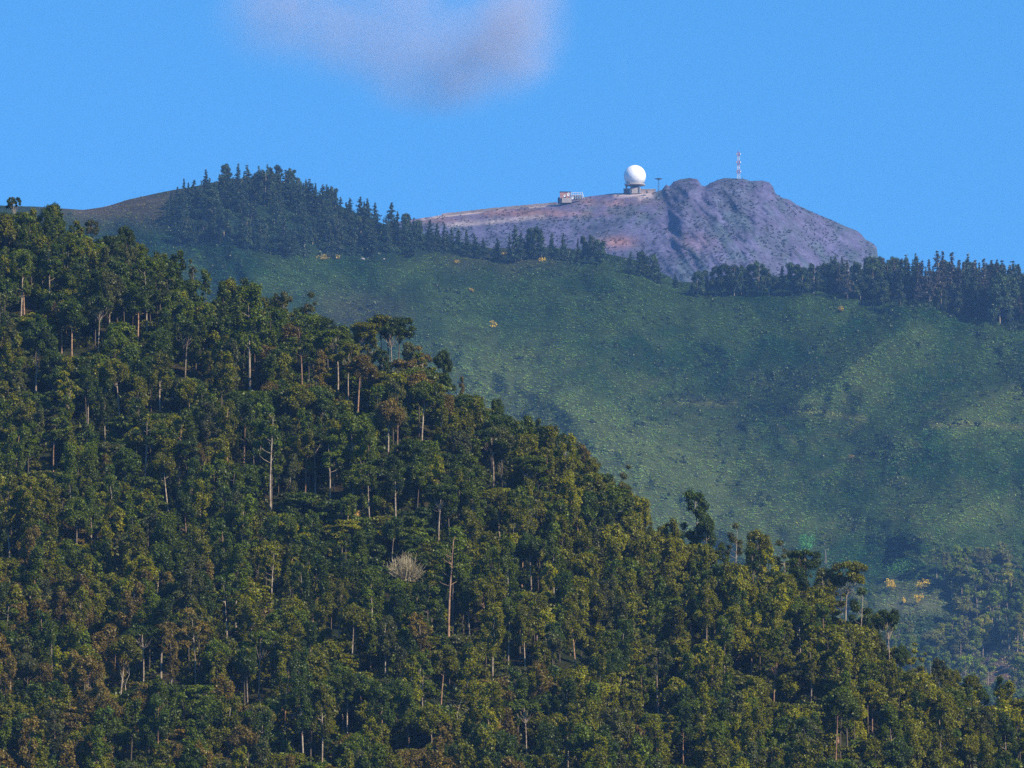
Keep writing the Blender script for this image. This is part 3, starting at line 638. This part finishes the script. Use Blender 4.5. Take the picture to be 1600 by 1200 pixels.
def in_stand(u, v):
    return (blob(u, v, 300, 345, 45, 38) + blob(u, v, 440, 318, 52, 34) + blob(u, v, 520, 350, 60, 36) + blob(u, v, 590, 375, 50, 24) + blob(u, v, 460, 385, 100, 24) * .8 + blob(u, v, 375, 315, 50, 26) * .8 + blob(u, v, 680, 390, 50, 14)) > .36
bu = rng.uniform(-80, 1680, 60000); bv = rng.uniform(285, 1190, 60000)
wood = (blob(bu, bv, 1480, 1010, 260, 110) > .45) & (bv > 900 - (bu - 1300) * .05) & (blob(bu, bv, 1560, 1065, 40, 40) < .5) & (blob(bu, bv, 1425, 938, 75, 34) < .45)
stand = in_stand(bu, bv + 5)
belt = (bu > 1080) & (bv > mid_sky(bu) + 2) & (bv < mid_sky(bu) + np.clip((bu - 1080) * .15, 16, 75)) | ((bu > 640) & (bu <= 1090) & (bv < mid_sky(bu) + 18 + 8 * np.sin(bu / 17)))
gully = (fbm(bu / 34, bv / 20, 5, 77) + .45 * (ridge(bu, bv, [(1380, 490), (1330, 530), (1260, 575), (1180, 625), (1080, 620), (1000, 560)], 18) + ridge(bu, bv, [(1600, 540), (1520, 600), (1440, 650), (1400, 740)], 22)) > .62) & (rng.random(60000) < .5)
keep = (wood | stand | belt | gully) & (bv > mid_sky(bu) + 6) & (bv < front_sky(bu) + 20) & (rng.random(60000) < .62)
bu, bv, wood, stand, belt = bu[keep], bv[keep], wood[keep], stand[keep], belt[keep]
BP = mfoot(bu, bv); br_ = rng.uniform(1.0, 2.4, len(bu)) * np.where(wood, 1.6, np.where(stand | belt, 1.5, 1.0)); bt = rng.uniform(.55, 1.25, (len(bu), 1)) * np.where(wood[:, None], np.array([[.052, .088, .028]]), np.where((stand | belt)[:, None], np.array([[.026, .050, .020]]), np.array([[.036, .066, .020]])))
for j in range(22):
    d = rng.normal(size=(len(bu), 3)); d /= np.linalg.norm(d, axis=1)[:, None]; d[:, 2] = np.abs(d[:, 2])
    c = BP + d * (br_ * rng.random(len(bu)) ** .35)[:, None] * np.array([1, 1, 1.3])
    V.append(leaf_tris(c, .5 + br_ * .22, rng, out=d).reshape(-1, 3, 3)); Tn.append(bt * rng.uniform(.75, 1.25, (len(bu), 1)))
print('bushes', len(bu))
V = np.concatenate(V).reshape(-1, 3); Tn = np.concatenate(Tn)
obj('hillside_scrub', mesh_np('hillside_scrub', V, np.arange(len(V)).reshape(-1, 3), 3, tint=Tn, mat=M_MASS), kind='stuff', category='scrub', label='low green scrub covering the middle hill')
print('scrub tris', len(V) // 3)
# pines of the middle hill: hand-set skyline tops (u, top v, px height, type)
C = 'conifer'; TC = 'thin_conifer'; RD = 'broad'
PINES = [(268,297,30,C),(277,290,36,C),(287,277,48,C),(294,283,44,C),(303,279,46,C),(315,281,44,C),(327,276,46,C),(343,270,48,C),(350,271,46,C),(357,264,52,C),
 (404,256,62,C),(411,262,56,C),(419,264,54,C),(427,268,52,C),(436,268,50,C),(446,262,58,C),(452,270,52,C),(463,274,56,C),(474,284,50,C),(484,276,60,C),(493,284,54,C),(504,286,56,C),(514,293,52,C),(524,296,54,C),(532,306,46,C),(541,314,44,C),
 (563,305,62,C),(574,308,62,C),(586,314,56,C),(612,314,66,C),(621,328,52,C),(634,330,56,C),(646,338,48,C),(672,341,52,C),(683,346,46,C),(694,346,50,C),(706,352,44,C),(716,356,42,C),(729,356,46,C),(742,364,40,C),(755,370,36,C),
 (777,370,36,C),(796,362,46,C),(805,348,62,C),(814,360,48,C),(825,358,46,RD),(836,354,50,RD),(846,354,52,C),(862,362,42,C),(880,362,46,C),(903,370,38,C),(915,368,44,RD),(927,367,46,RD),(936,374,40,RD),
 (985,393,36,C),(1000,392,40,RD),(1017,398,40,RD),(1028,408,36,C),(1055,425,26,C),(1090,424,40,RD),(1100,422,40,RD),(1118,416,46,RD),(1130,412,50,RD),(1147,412,50,RD),(1158,414,46,RD),(1167,412,46,RD),(1186,408,50,RD),(1202,418,44,RD),
 (1222,414,46,C),(1238,410,50,RD),(1255,418,42,RD),(1272,412,46,RD),(1290,410,44,RD),(1303,406,50,RD),(1320,412,46,RD),(1338,414,46,RD),(1355,412,50,RD),(1372,412,52,RD),(1385,410,56,RD),(1398,408,60,TC),(1408,404,66,TC),(1416,393,78,C),(1431,393,78,C),
 (1441,404,70,TC),(1452,402,74,TC),(1465,388,90,TC),(1474,390,86,TC),(1487,392,84,TC),(1499,404,76,TC),(1513,391,88,C),(1524,404,76,TC),(1537,402,78,TC),(1549,404,76,TC),(1558,402,80,TC),(1566,402,78,C),(1583,403,80,C),(1592,410,72,C),(1606,414,70,C)]
def in_stand(u, v):
    return (blob(u, v, 300, 345, 45, 38) + blob(u, v, 440, 318, 52, 34) + blob(u, v, 520, 350, 60, 36) + blob(u, v, 590, 375, 50, 24) + blob(u, v, 460, 385, 100, 24) * .8 + blob(u, v, 375, 315, 50, 26) * .8 + blob(u, v, 680, 390, 50, 14)) > .36
def in_belt(u, v):
    return (u > 1290) & (v > mid_sky(u) + 6) & (v < 458 + (u - 1300) * .16 + 8)
PN = []
for (u, vt, h, kd) in PINES: PN.append((u, vt + h, h, kd))
PPos = [mfoot(a, max(b, float(mid_sky(a)) + 3)) for a, b, _, _ in PN]
tries = 0
while len(PN) < 285 and tries < 20000:
    tries += 1
    if rng.random() < .55: u, v = rng.uniform(255, 720), rng.uniform(290, 420); ok = in_stand(u, v)
    else: u, v = rng.uniform(1280, 1625), rng.uniform(440, 512); ok = in_belt(u, v)
    if not ok or v < mid_sky(u) + 6: continue
    p = mfoot(u, v)
    if min(abs(q[0] - p[0]) + .25 * abs(q[1] - p[1]) for q in PPos) < 3.0: continue
    h = rng.uniform(26, 58) if u < 800 else rng.uniform(36, 80); h = min(h, v - float(mid_sky(u)) + (26 if u < 800 else 30))
    PPos.append(p); PN.append((u, v, h, rng.choice([C, RD], p=[.7, .3]) if u < 800 else rng.choice([TC, C, RD], p=[.4, .3, .3])))
used2 = set()
for (u, v, h, kd) in PN:
    v = max(v, float(mid_sky(u)) + 3); p = mfoot(u, v); Hm = h * p[1] / F
    a = int(round(u / 16)); b = int(round((v - h * .5) / 12)); c_ = 0
    tn = rng.uniform(.8, 1.5) * np.array({C: (.032, .056, .026), TC: (.070, .064, .050), RD: (.040, .066, .026)}[kd]) * rng.uniform(.8, 1.2)
    word = {C: 'dark pine', TC: 'greyish thin pine', RD: 'dark leafy tree'}[kd]
    size = 'small ' if h < 42 else ('tall ' if h > 62 else '')
    lb = f"{size}{word} on the ridge, {u / 16:.1f} percent across, {b} percent down the photo"
    if lb in used2: continue
    used2.add(lb)
    pr = PT[kd][int(rng.integers(len(PT[kd])))]
    place_tree('ridge_tree' if kd == RD else 'pine_tree', pr, p, Hm / pr.H, rng.uniform(0, 6.28), tn, lb, 'tree' if kd == RD else 'pine', 'trees along the middle ridge', wid=(1.1 if kd != RD else 1.0) * rng.uniform(.8, 1.25) * (20 / Hm) ** .15)
print('pines', len(used2))
# woodland in the gap at lower right
VT = []; used3 = set(); tries = 0
FAR_TR = [(1463, 905), (1562, 950), (1567, 948), (1595, 945), (1487, 1015), (1543, 1085), (1290, 880)]
vp = []
for (u, v) in FAR_TR: VT.append((u, v, 'sparse')); vp.append(mfoot(u, v))
while len(VT) < 110 and tries < 9000:
    tries += 1; u, v = rng.uniform(1150, 1640), rng.uniform(885, 1150)
    if v > front_sky(u) + 10 or v < 1010 - (u - 1150) * .30: continue
    if blob(u, v, 1420, 968, 85, 62) > .4 or blob(u, v, 1560, 1065, 36, 40) > .5: continue
    p = mfoot(u, v)
    if min(abs(q[0] - p[0]) + .3 * abs(q[1] - p[1]) for q in vp) < 3.8: continue
    vp.append(p); VT.append((u, v, rng.choice(['tall', 'slim', 'round', 'sparse', 'ragged'])))
for (u, v, kd) in VT:
    p = mfoot(u, v); h = rng.uniform(44, 70); Hm = h * p[1] / F; pr = PT[kd][int(rng.integers(len(PT[kd])))]
    tn = 2.0 * np.array(PAL[rng.choice(['dark green', 'green', 'grey-green', 'olive'], p=[.3, .35, .2, .15])]) * rng.uniform(.8, 1.15)
    lb = f"hazy {KINDWORD[kd].format('bluish')} in the valley, {u / 16:.1f} percent across, {(v - h * .6) / 12:.0f} percent down"
    if lb in used3: continue
    used3.add(lb); place_tree('valley_tree', pr, p, Hm / pr.H, rng.uniform(0, 6.28), tn, lb, 'tree', 'hazy trees in the valley behind the wood', barkc=(.6, .6, .6), wid=1.5)
def mbush(u, v, wpx, hpx, tint, lb, name='gorse_bush', cat='bush', seed=0, n=300, g=None):
    p = mfoot(u, v); s = p[1] / F; bush(name, p + np.array([0, -1.5, 0]), wpx * s / 2, hpx * s, tint, lb, cat, n=n, leaf=.55, seed=seed, group=g)
GG = 'yellow gorse bushes on the middle hill'
for j, (u, v, w_, h_, lb) in enumerate([(771, 513, 15, 12, 'yellow gorse bush alone on the open slope below the ridge'), (846, 411, 14, 9, 'bright orange-yellow gorse bush just under the ridge pines'),
        (500, 406, 40, 7, 'long low strip of dull yellow gorse below the left pines'), (527, 405, 9, 8, 'small orange gorse bush at the right end of the dull yellow strip'), (576, 388, 16, 8, 'dull orange bush above the pale rocks'),
        (714, 412, 14, 6, 'faint yellow gorse on the spur left of the orange-yellow bush'), (790, 402, 18, 8, 'brownish gorse at the foot of the tallest ridge pine'), (737, 456, 10, 6, 'small yellow gorse on the spur below the ridge'), (1312, 487, 18, 8, 'orange bush below the right-hand ridge trees'),
        (1331, 718, 12, 8, 'small orange bush far down the right-hand slope'), (1391, 922, 24, 19, 'yellow gorse clump, leftmost of those behind the wood edge'), (1443, 921, 30, 18, 'wide yellow gorse clump below the hazy far trees'),
        (1436, 944, 20, 17, 'rounded orange gorse bush, lowest of the clumps by the wood edge'), (1413, 942, 11, 7, 'small gorse bush left of the rounded orange one'), (1552, 952, 28, 8, 'low orange gorse under the far pale trunks'), (1393, 1002, 18, 14, 'pale orange bush just above the front wood at lower right'), (1500, 1034, 12, 9, 'yellowish bush deep in the hazy far woodland')]):
    mbush(u, v, w_, h_, np.array(YEL) * (1.0 if j in (0, 1, 10, 11, 12, 13) else .55) + (0 if j in (0, 1, 10, 11, 12) else .03), lb, seed=30 + j, g=GG, n=150 if w_ < 16 else 300)
mbush(1262, 862, 40, 32, (.09, .34, .07), 'bright green round shrub behind the layered eucalyptus', 'green_shrub', 'shrub', 60, 600)
mbush(1402, 905, 42, 30, (.10, .26, .05), 'bright green shrub above the yellow gorse clumps', 'green_shrub', 'shrub', 61, 600)
mbush(1230, 925, 70, 34, (.05, .20, .10), 'blue-green shrub seen through the skyline trees at lower right', 'green_shrub', 'shrub', 62, 900)
mbush(1360, 1030, 60, 46, (.07, .18, .10), 'pale blue-green shrub in the notch of the lower skyline', 'green_shrub', 'shrub', 63, 1000)
mbush(1455, 1058, 90, 50, (.06, .16, .06), 'broad green shrub above the lower right skyline', 'green_shrub', 'shrub', 64, 1400)
for j, (u, v) in enumerate([(1050, 622), (1070, 620), (1120, 630), (1140, 632), (1225, 645), (1240, 641), (1262, 642), (1090, 628), (1290, 645), (1445, 668), (1470, 660)]):
    mbush(u, v, 26, 13, (.025, .045, .022), f'dark bush above the hillside track, {u / 16:.1f} percent across the photo', 'track_bush', 'bush', 80 + j, 260, 'dark bushes along the hillside track')
# pale rocks
def rock(p, s, label, seed):
    rg = np.random.default_rng(seed); import bmesh
    bm = bmesh.new(); bmesh.ops.create_icosphere(bm, subdivisions=2, radius=1)
    for vv in bm.verts: vv.co = Vector((vv.co.x * s[0], vv.co.y * s[1], vv.co.z * s[2])) * rg.uniform(.75, 1.2)
    me = bpy.data.meshes.new('rock'); bm.to_mesh(me); bm.free(); me.materials.append(M_ROCK)
    o = obj('rock', me, label=label, category='rock', group='pale rocks on the middle hill'); o.location = p
M_ROCK = plain('pale_rock', (.30, .28, .27), .9, .4, .8)
rock(mfoot(566, 405), (1.7, 1.3, 1.1), 'larger pale rock right of the dull yellow gorse strip', 1); rock(mfoot(574, 403), (.9, .8, .7), 'small pale rock touching the larger one', 2); rock(mfoot(600, 405), (.9, .7, .6), 'small pale rock apart to the right of the other two', 3)

# ------------------------------------------------------------------ the peak: heath tufts, road wall, radar station
def pfoot(u, v):
    u = np.asarray(u, float); v = np.asarray(v, float); return at(u, v, peak_Y(u, v))
n = 6000; su = rng.uniform(600, 1385, n); sv = rng.uniform(278, 440, n); k = (sv > peak_sky(su) + .3) & (sv < mid_sky(su) + 5); su, sv = su[k], sv[k]
k = fbm(su / 26, sv / 20, 4, 41) + rng.normal(size=len(su)) * .07 > .44; su, sv = su[k], sv[k]
PP = pfoot(su, sv); cc_ = peak_col(su, sv) * .95; V, Tn = [], []; rad = rng.uniform(.6, 1.9, len(su))
for j in range(10):
    d = rng.normal(size=(len(su), 3)); d /= np.linalg.norm(d, axis=1)[:, None]; d[:, 2] = np.abs(d[:, 2])
    V.append(leaf_tris(PP + d * (rad * rng.random(len(su)) ** .4)[:, None], 1.0, rng, out=d).reshape(-1, 3, 3)); Tn.append(cc_ * rng.uniform(.6, 1.4, (len(su), 1)))
V = np.concatenate(V).reshape(-1, 3)
obj('mountain_heath', mesh_np('mountain_heath', V, np.arange(len(V)).reshape(-1, 3), 3, tint=np.concatenate(Tn), mat=M_MASS), kind='stuff', category='heath', label='low dull heath tufts over the rocky peak')
M_WHITE = plain('white_fibreglass', (.86, .84, .84), .5, .05, .3); M_CONC = plain('concrete', (.42, .38, .35), .9, .25, .3); M_STEEL = plain('dark_steel', (.07, .08, .10), .6, .2, 1, .3)
M_WALL = plain('stone_wall', (.34, .26, .23), .9, .35, .6); M_RED = plain('red_paint', (.36, .07, .08), .6, .2, 1); M_WP = plain('white_paint', (.62, .62, .62), .6, .1, 1)
M_BRICK = plain('reddish_wall', (.40, .20, .17), .9, .3, .5); M_GLASS = plain('dull_glass', (.12, .14, .17), .25, .2, .6); M_PALEW = plain('pale_render', (.36, .31, .29), .9, .2, .4); M_DARK = plain('dark_opening', (.03, .03, .035), .8, .2, 1)
s6 = 6000 / F      # metres per photo pixel at the peak
def ppt(u, v, Y=6020.): return at(np.float64(u), np.float64(v), np.float64(Y))
def grow_box(mb, u0, u1, v0, v1, c0, dep, mi=0, dy=0):
    a = ppt(u0, v1) - c0; b = ppt(u1, v0) - c0
    mb.box(((a[0] + b[0]) / 2, dy, (a[2] + b[2]) / 2), (abs(b[0] - a[0]), dep, abs(b[2] - a[2])), mi); return mb
c0 = ppt(992, 300)
rs = empty('radar_dome', tuple(c0), 'huge white golf-ball radar dome on a dark legged platform atop the mountain', 'radar dome')
Rr = 17.3 * s6; zc = (300 - 274.5) * s6
prof = [(Rr * math.sin(a), zc + Rr * math.cos(a)) for a in np.linspace(.001, math.radians(146), 40)]
mb = MB().lathe(prof, 56); dm = obj('dome', mb.mesh('dome', [M_WHITE], True), rs)
# seams of the dome panels
mb = MB()
for k in range(10):
    a0 = 2 * math.pi * k / 10
    mb.tube([((Rr + .02) * math.sin(t) * math.cos(a0), (Rr + .02) * math.sin(t) * math.sin(a0), zc + (Rr + .02) * math.cos(t)) for t in np.linspace(.25, 2.5, 16)], [.05] * 16, 3, cap=False)
for t in (.5, .9, 1.3, 1.7, 2.1):
    mb.tube([((Rr + .02) * math.sin(t) * math.cos(a), (Rr + .02) * math.sin(t) * math.sin(a), zc + (Rr + .02) * math.cos(t)) for a in np.linspace(0, 2 * math.pi, 33)], [.05] * 33, 3, cap=False)
obj('panel_seam', mb.mesh('panel_seam', [plain('seam_grey', (.62, .61, .62), .6, .1)]), dm)
zp = (300 - 288.2) * s6
mb = MB().lathe([(0.01, zp + .5), (16.0 * s6, zp + .5), (16.4 * s6, zp + .3), (16.4 * s6, zp - .55), (15.0 * s6, zp - .9), (0.01, zp - .9)], 40); obj('platform', mb.mesh('platform', [M_CONC]), rs)
mb = MB()
for k in range(24):
    a = 2 * math.pi * k / 24; mb.tube([(16.2 * s6 * math.cos(a), 16.2 * s6 * math.sin(a), zp + .3), (16.2 * s6 * math.cos(a), 16.2 * s6 * math.sin(a), zp + 1.5)], [.05, .05], 4)
for z_ in (1.0, 1.5): mb.tube([(16.2 * s6 * math.cos(a), 16.2 * s6 * math.sin(a), zp + z_) for a in np.linspace(0, 2 * math.pi, 41)], [.05] * 41, 4, cap=False)
obj('railing', mb.mesh('railing', [M_STEEL]), rs)
for (dx, dy) in ((-13.5, -3), (-13, 4), (-6, -10), (-5, 11), (6, -9), (5.5, 10)):
    mb = MB().box((dx * s6, dy * s6, (zp - .9 - 3.0) / 2 + -.2), (1.5, 1.5, zp - .9 + 3.4)); obj('leg', mb.mesh('leg', [M_STEEL]), rs)
mb = MB(); mb.lathe([(5.2 * s6, zp - .9), (5.2 * s6, 1.6)], 16, 0); obj('service_core', mb.mesh('service_core', [M_STEEL]), rs)
mb = MB(); grow_box(mb, 984, 1001, 294.5, 303.5, c0, 9, 0, -1.5); cb = obj('base_building', mb.mesh('base_building', [M_PALEW]), rs)
sb = empty('station_building', tuple(ppt(1012, 301)), 'low stone station building between the radar dome and the rocks', 'building'); cS = ppt(1012, 301)
mb = MB(); grow_box(mb, 1001.6, 1024, 297, 304, cS, 8, 0); obj('wall', mb.mesh('wall', [M_WALL]), sb)
mb = MB(); grow_box(mb, 1001, 1024.6, 296.2, 297, cS, 9, 0); obj('roof', mb.mesh('roof', [M_CONC]), sb)
mb = MB(); grow_box(mb, 1010, 1011.6, 299, 303, cS, .3, 0, -4.1); obj('door', mb.mesh('door', [M_DARK]), sb)
lw = empty('low_shed', tuple(ppt(979, 300)), 'dark low shed under the left side of the radar dome', 'shed'); cL = ppt(979, 300)
mb = MB(); grow_box(mb, 974.5, 983.5, 295.8, 303, cL, 6, 0); obj('wall', mb.mesh('wall', [M_STEEL]), lw)
mb = MB(); grow_box(mb, 974, 984, 295.1, 295.8, cL, 6.8, 0); obj('roof', mb.mesh('roof', [M_CONC]), lw)
# mast with a flat crossbar
cM = ppt(1029, 302, 5990); am = empty('antenna_mast', tuple(cM), 'slim steel mast with a wide flat top right of the radar dome', 'mast')
H_ = (302 - 280) * s6
mb = MB()
for (dx, dy) in ((-.45, -.4), (.45, -.4), (0, .5)): mb.tube([(dx * 1.6, dy * 1.6, -2), (dx, dy, H_)], [.11, .09], 5)
for k in range(9):
    z0 = H_ * k / 9; mb.tube([(-.6, -.5, z0), (.55, -.45, z0 + H_ / 9)], [.06, .06], 4); mb.tube([(.6, -.5, z0), (-.55, -.45, z0 + H_ / 9)], [.06, .06], 4)
obj('pole', mb.mesh('pole', [M_STEEL]), am)
mb = MB(); mb.lathe([(.01, H_ + .9), (3.6, H_ + .8), (3.6, H_ + .5), (1.2, H_ - .1), (.4, H_ - .6)], 14); obj('top_platform', mb.mesh('top_platform', [M_STEEL]), am)
mb = MB().tube([(-3.6, 0, H_ + .8), (-3.6, 0, H_ + 1.4)], [.1, .1], 4).tube([(3.4, 0, H_ + .8), (3.4, 0, H_ + 1.5)], [.1, .1], 4); obj('antenna', mb.mesh('antenna', [M_STEEL]), am)
# red and white lattice tower
cT = ppt(1154, 281, 6030); lt = empty('lattice_tower', tuple(cT), 'red and white banded lattice transmitter tower on the highest rocks', 'tower')
ztop = (281 - 236) * s6; bands = [-3 * s6, 10 * s6, 16.5 * s6, 23 * s6, 31 * s6, 37.5 * s6, ztop]
def wid_(z): return 1.35 - .45 * z / ztop
for k in range(6):
    z0, z1 = bands[k], bands[k + 1]; mb = MB(); a, b = wid_(z0), wid_(z1)
    for sx in (-1, 1):
        for sy in (-1, 1): mb.tube([(sx * a, sy * a, z0), (sx * b, sy * b, z1)], [.17, .17], 5)
    nn = 2
    for q in range(nn):
        za = z0 + (z1 - z0) * q / nn; zb = z0 + (z1 - z0) * (q + 1) / nn; wa, wb = wid_(za), wid_(zb)
        for sy in (-1, 1):
            mb.tube([(-wa, sy * wa, za), (wb, sy * wb, zb)], [.09, .09], 4); mb.tube([(wa, sy * wa, za), (-wb, sy * wb, zb)], [.09, .09], 4)
            mb.tube([(sy * wa, -wa, za), (sy * wb, wb, zb)], [.09, .09], 4); mb.tube([(-wa, sy * wa, za), (wa, sy * wa, za)], [.09, .09], 4); mb.tube([(sy * wa, -wa, za), (sy * wa, wa, za)], [.09, .09], 4)
    obj('mast_section', mb.mesh('mast_section', [M_WP if k % 2 == 0 else M_RED]), lt, label='white lattice section' if k % 2 == 0 else 'red lattice section')
for zz in (12, 27, 40):
    mb = MB(); w2 = wid_(zz * s6)
    for sx in (-1, 1): mb.lathe([(.01, zz * s6 + 1.5), (.55, zz * s6 + 1.5), (.55, zz * s6), (.01, zz * s6)], 10, c=(sx * (w2 + .6), -.5, 0))
    obj('drum_antenna', mb.mesh('drum_antenna', [M_WP]), lt)
mb = MB().tube([(0, 0, ztop - .2), (0, 0, ztop + 1.6)], [.12, .05], 5); obj('spike', mb.mesh('spike', [M_RED]), lt)
# relay building with dishes
cR = ppt(885, 314, 6005); rb = empty('relay_building', tuple(cR), 'small reddish building with a glazed frame on the mountain shoulder', 'building')
def gb(u0, u1, v0, v1, dep, mats, name, dy=0, par=None):
    mb = MB(); a = at(u0, v1, 6005.) - cR; b = at(u1, v0, 6005.) - cR
    mb.box(((a[0] + b[0]) / 2, dy, (a[2] + b[2]) / 2), (abs(b[0] - a[0]), dep, abs(b[2] - a[2]))); return obj(name, mb.mesh(name, mats), par or rb)
gb(875, 891.5, 301, 318, 8, [M_BRICK], 'wall'); gb(874.4, 892, 300.1, 301, 8.8, [M_DARK], 'roof')
gb(871.4, 874.8, 309, 318, 6, [M_DARK], 'side_wing', .4)
gb(878, 893, 310.6, 318, 2.5, [M_PALEW], 'terrace_wall', -5.3); gb(892.1, 909, 305.5, 311, 7, [M_GLASS], 'glazed_wing')
mb = MB()
for k in range(6):
    u = 893 + k * 3.3; a = at(u, 311., 5999.) - cR; b = at(u, 300.6, 5999.) - cR; mb.tube([tuple(a), tuple(b)], [.22, .22], 4)
for v_ in (300.8, 304.6): a = at(892.5, v_, 5999.) - cR; b = at(910.5, v_, 5999.) - cR; mb.tube([tuple(a), tuple(b)], [.25, .25], 4)
a = at(909.5, 300.8, 5999.) - cR; b = at(912.5, 310, 5999.) - cR; mb.tube([tuple(a), tuple(b)], [.3, .3], 4)
obj('white_frame', mb.mesh('white_frame', [M_WP]), rb)
for (u, v, r, h, lb) in ((882.3, 305.8, 1.15, 1.3, 'round white dish low on the reddish wall of the mountain building'), (888.2, 303.8, 1.3, 1.9, 'tall oval white dish high on the reddish mountain building'), (894.6, 309.2, .95, 1.4, 'small white dish at the foot of the glazed frame')):
    p = at(u, v, 5998.5); d_ = empty('dish_antenna', tuple(p), lb, 'dish antenna', 'white dishes on the mountain building')
    mb = MB().lathe([(.01, .35), (.5, .3), (.85, .15), (1, 0), (.85, .05), (.5, .2), (.01, .25)], 20); q = obj('reflector', mb.mesh('reflector', [M_WP], True), d_); q.rotation_euler = (math.radians(-90), 0, 0); q.scale = (r, h, 1.5)
    mb = MB().tube([(0, .3, 0), (0, 2.2, -.2)], [.12, .12], 5); obj('bracket', mb.mesh('bracket', [M_STEEL]), d_)
# low wall along the mountain road
mb = MB(); us = np.arange(690, 872, 3.); wv = peak_sky(us) + 1.2; Pw = pfoot(us, wv) + np.array([0, -2, 0])
for a, b in zip(Pw, Pw[1:]):
    i = len(mb.v); hgt = 1.5 + .6 * rng.random()
    mb.v += [(a[0], a[1], a[2] - 2), (b[0], b[1], b[2] - 2), (b[0], b[1], b[2] + hgt), (a[0], a[1], a[2] + hgt), (a[0], a[1] + .8, a[2] - 2), (b[0], b[1] + .8, b[2] - 2), (b[0], b[1] + .8, b[2] + hgt), (a[0], a[1] + .8, a[2] + hgt)]
    for q in ((0, 1, 2, 3), (4, 7, 6, 5), (3, 2, 6, 7), (0, 3, 7, 4), (1, 5, 6, 2)): mb.f.append(tuple(i + x for x in q)); mb.m.append(0)
obj('retaining_wall', mb.mesh('retaining_wall', [plain('pale_stone', (.27, .215, .20), .9, .5, .12)]), label='long pale stone wall along the road on the mountain shoulder', category='wall')

# ------------------------------------------------------------------ cloud
m, t, o = mat_base('cloud_vapour')
pv = t.nodes.new('ShaderNodeVolumePrincipled'); pv.inputs['Color'].default_value = (.70, .71, .84, 1); pv.inputs['Anisotropy'].default_value = 0.0
tc = t.nodes.new('ShaderNodeTexCoord'); n1 = t.nodes.new('ShaderNodeTexNoise'); n1.inputs['Scale'].default_value = .011; n1.inputs['Detail'].default_value = 3; n1.inputs['Roughness'].default_value = .5
t.links.new(tc.outputs['Object'], n1.inputs['Vector'])
def sph(cx, cz, rx, rz, w):     # soft lobe, in metres around the cloud's centre
    s = t.nodes.new('ShaderNodeVectorMath'); s.operation = 'SUBTRACT'; s.inputs[1].default_value = (cx, 0, cz); t.links.new(tc.outputs['Object'], s.inputs[0])
    d = t.nodes.new('ShaderNodeVectorMath'); d.operation = 'DIVIDE'; d.inputs[1].default_value = (rx, 110, rz); t.links.new(s.outputs[0], d.inputs[0])
    l = t.nodes.new('ShaderNodeVectorMath'); l.operation = 'LENGTH'; t.links.new(d.outputs[0], l.inputs[0])
    r = t.nodes.new('ShaderNodeMapRange'); r.inputs[1].default_value = 0; r.inputs[2].default_value = 1.0; r.inputs[3].default_value = w; r.inputs[4].default_value = 0; r.interpolation_type = 'SMOOTHSTEP'
    t.links.new(l.outputs['Value'], r.inputs[0]); return r.outputs[0]
acc_ = None
Yc = 9000.; sC = Yc / F; cu, cv = 640, 40
for (u, v, ru, rv, w_) in ((765, 75, 150, 105, 1.25), (820, 30, 100, 115, 1.2), (690, 105, 170, 95, .9), (570, 65, 190, 95, .65), (450, 30, 160, 105, .6), (520, -20, 200, 100, .7), (690, 150, 150, 50, .45), (640, 0, 120, 80, .6), (1030, 110, 80, 60, .16)):
    r = sph((u - cu) * sC, (cv - v) * sC, ru * sC, rv * sC, w_)
    if acc_ is None: acc_ = r
    else:
        a = t.nodes.new('ShaderNodeMath'); a.operation = 'ADD'; t.links.new(acc_, a.inputs[0]); t.links.new(r, a.inputs[1]); acc_ = a.outputs[0]
ns = t.nodes.new('ShaderNodeMapRange'); ns.inputs[1].default_value = .32; ns.inputs[2].default_value = .62; ns.inputs[3].default_value = .12; ns.inputs[4].default_value = 1.0; t.links.new(n1.outputs['Fac'], ns.inputs[0])
mu = t.nodes.new('ShaderNodeMath'); mu.operation = 'MULTIPLY'; t.links.new(acc_, mu.inputs[0]); t.links.new(ns.outputs[0], mu.inputs[1])
m2 = t.nodes.new('ShaderNodeMath'); m2.operation = 'MULTIPLY'; m2.inputs[1].default_value = .0098; t.links.new(mu.outputs[0], m2.inputs[0]); t.links.new(m2.outputs[0], pv.inputs['Density'])
t.links.new(pv.outputs[0], o.inputs['Volume'])
pc = at(cu, cv, Yc); mb = MB().box((0, 0, 0), (620, 230, 330)); oc = obj('cloud', mb.mesh('cloud', [m]), kind='structure', label='soft mauve cloud hanging in the upper left of the sky'); oc.location = pc

# ------------------------------------------------------------------ haze
m, t, o = mat_base('air'); pv = t.nodes.new('ShaderNodeVolumePrincipled'); pv.inputs['Color'].default_value = (.24, .50, 1.0, 1); pv.inputs['Density'].default_value = 3.7e-5
t.links.new(pv.outputs[0], o.inputs['Volume'])
zs = [];
for ob_ in COL.objects:
    if ob_.type == 'MESH' and ob_.parent is None and ob_.name.split('.')[0] in ('ground', 'front_hill', 'middle_hill', 'mountain_peak'):
        co = np.empty(len(ob_.data.vertices) * 3, np.float32); ob_.data.vertices.foreach_get('co', co); zs += [co[2::3].min(), co[2::3].max()]
X0, X1, Y0, Y1, Z0, Z1 = -g - 50, g + 50, -3050, 2 * g + 50, float(min(zs)) - 1, float(max(zs)) + 34
mb = MB().box(((X0 + X1) / 2, (Y0 + Y1) / 2, (Z0 + Z1) / 2), (X1 - X0, Y1 - Y0, Z1 - Z0)); obj('haze', mb.mesh('haze', [m]), kind='stuff', category='haze', label='thin blue air in front of the distant hills')
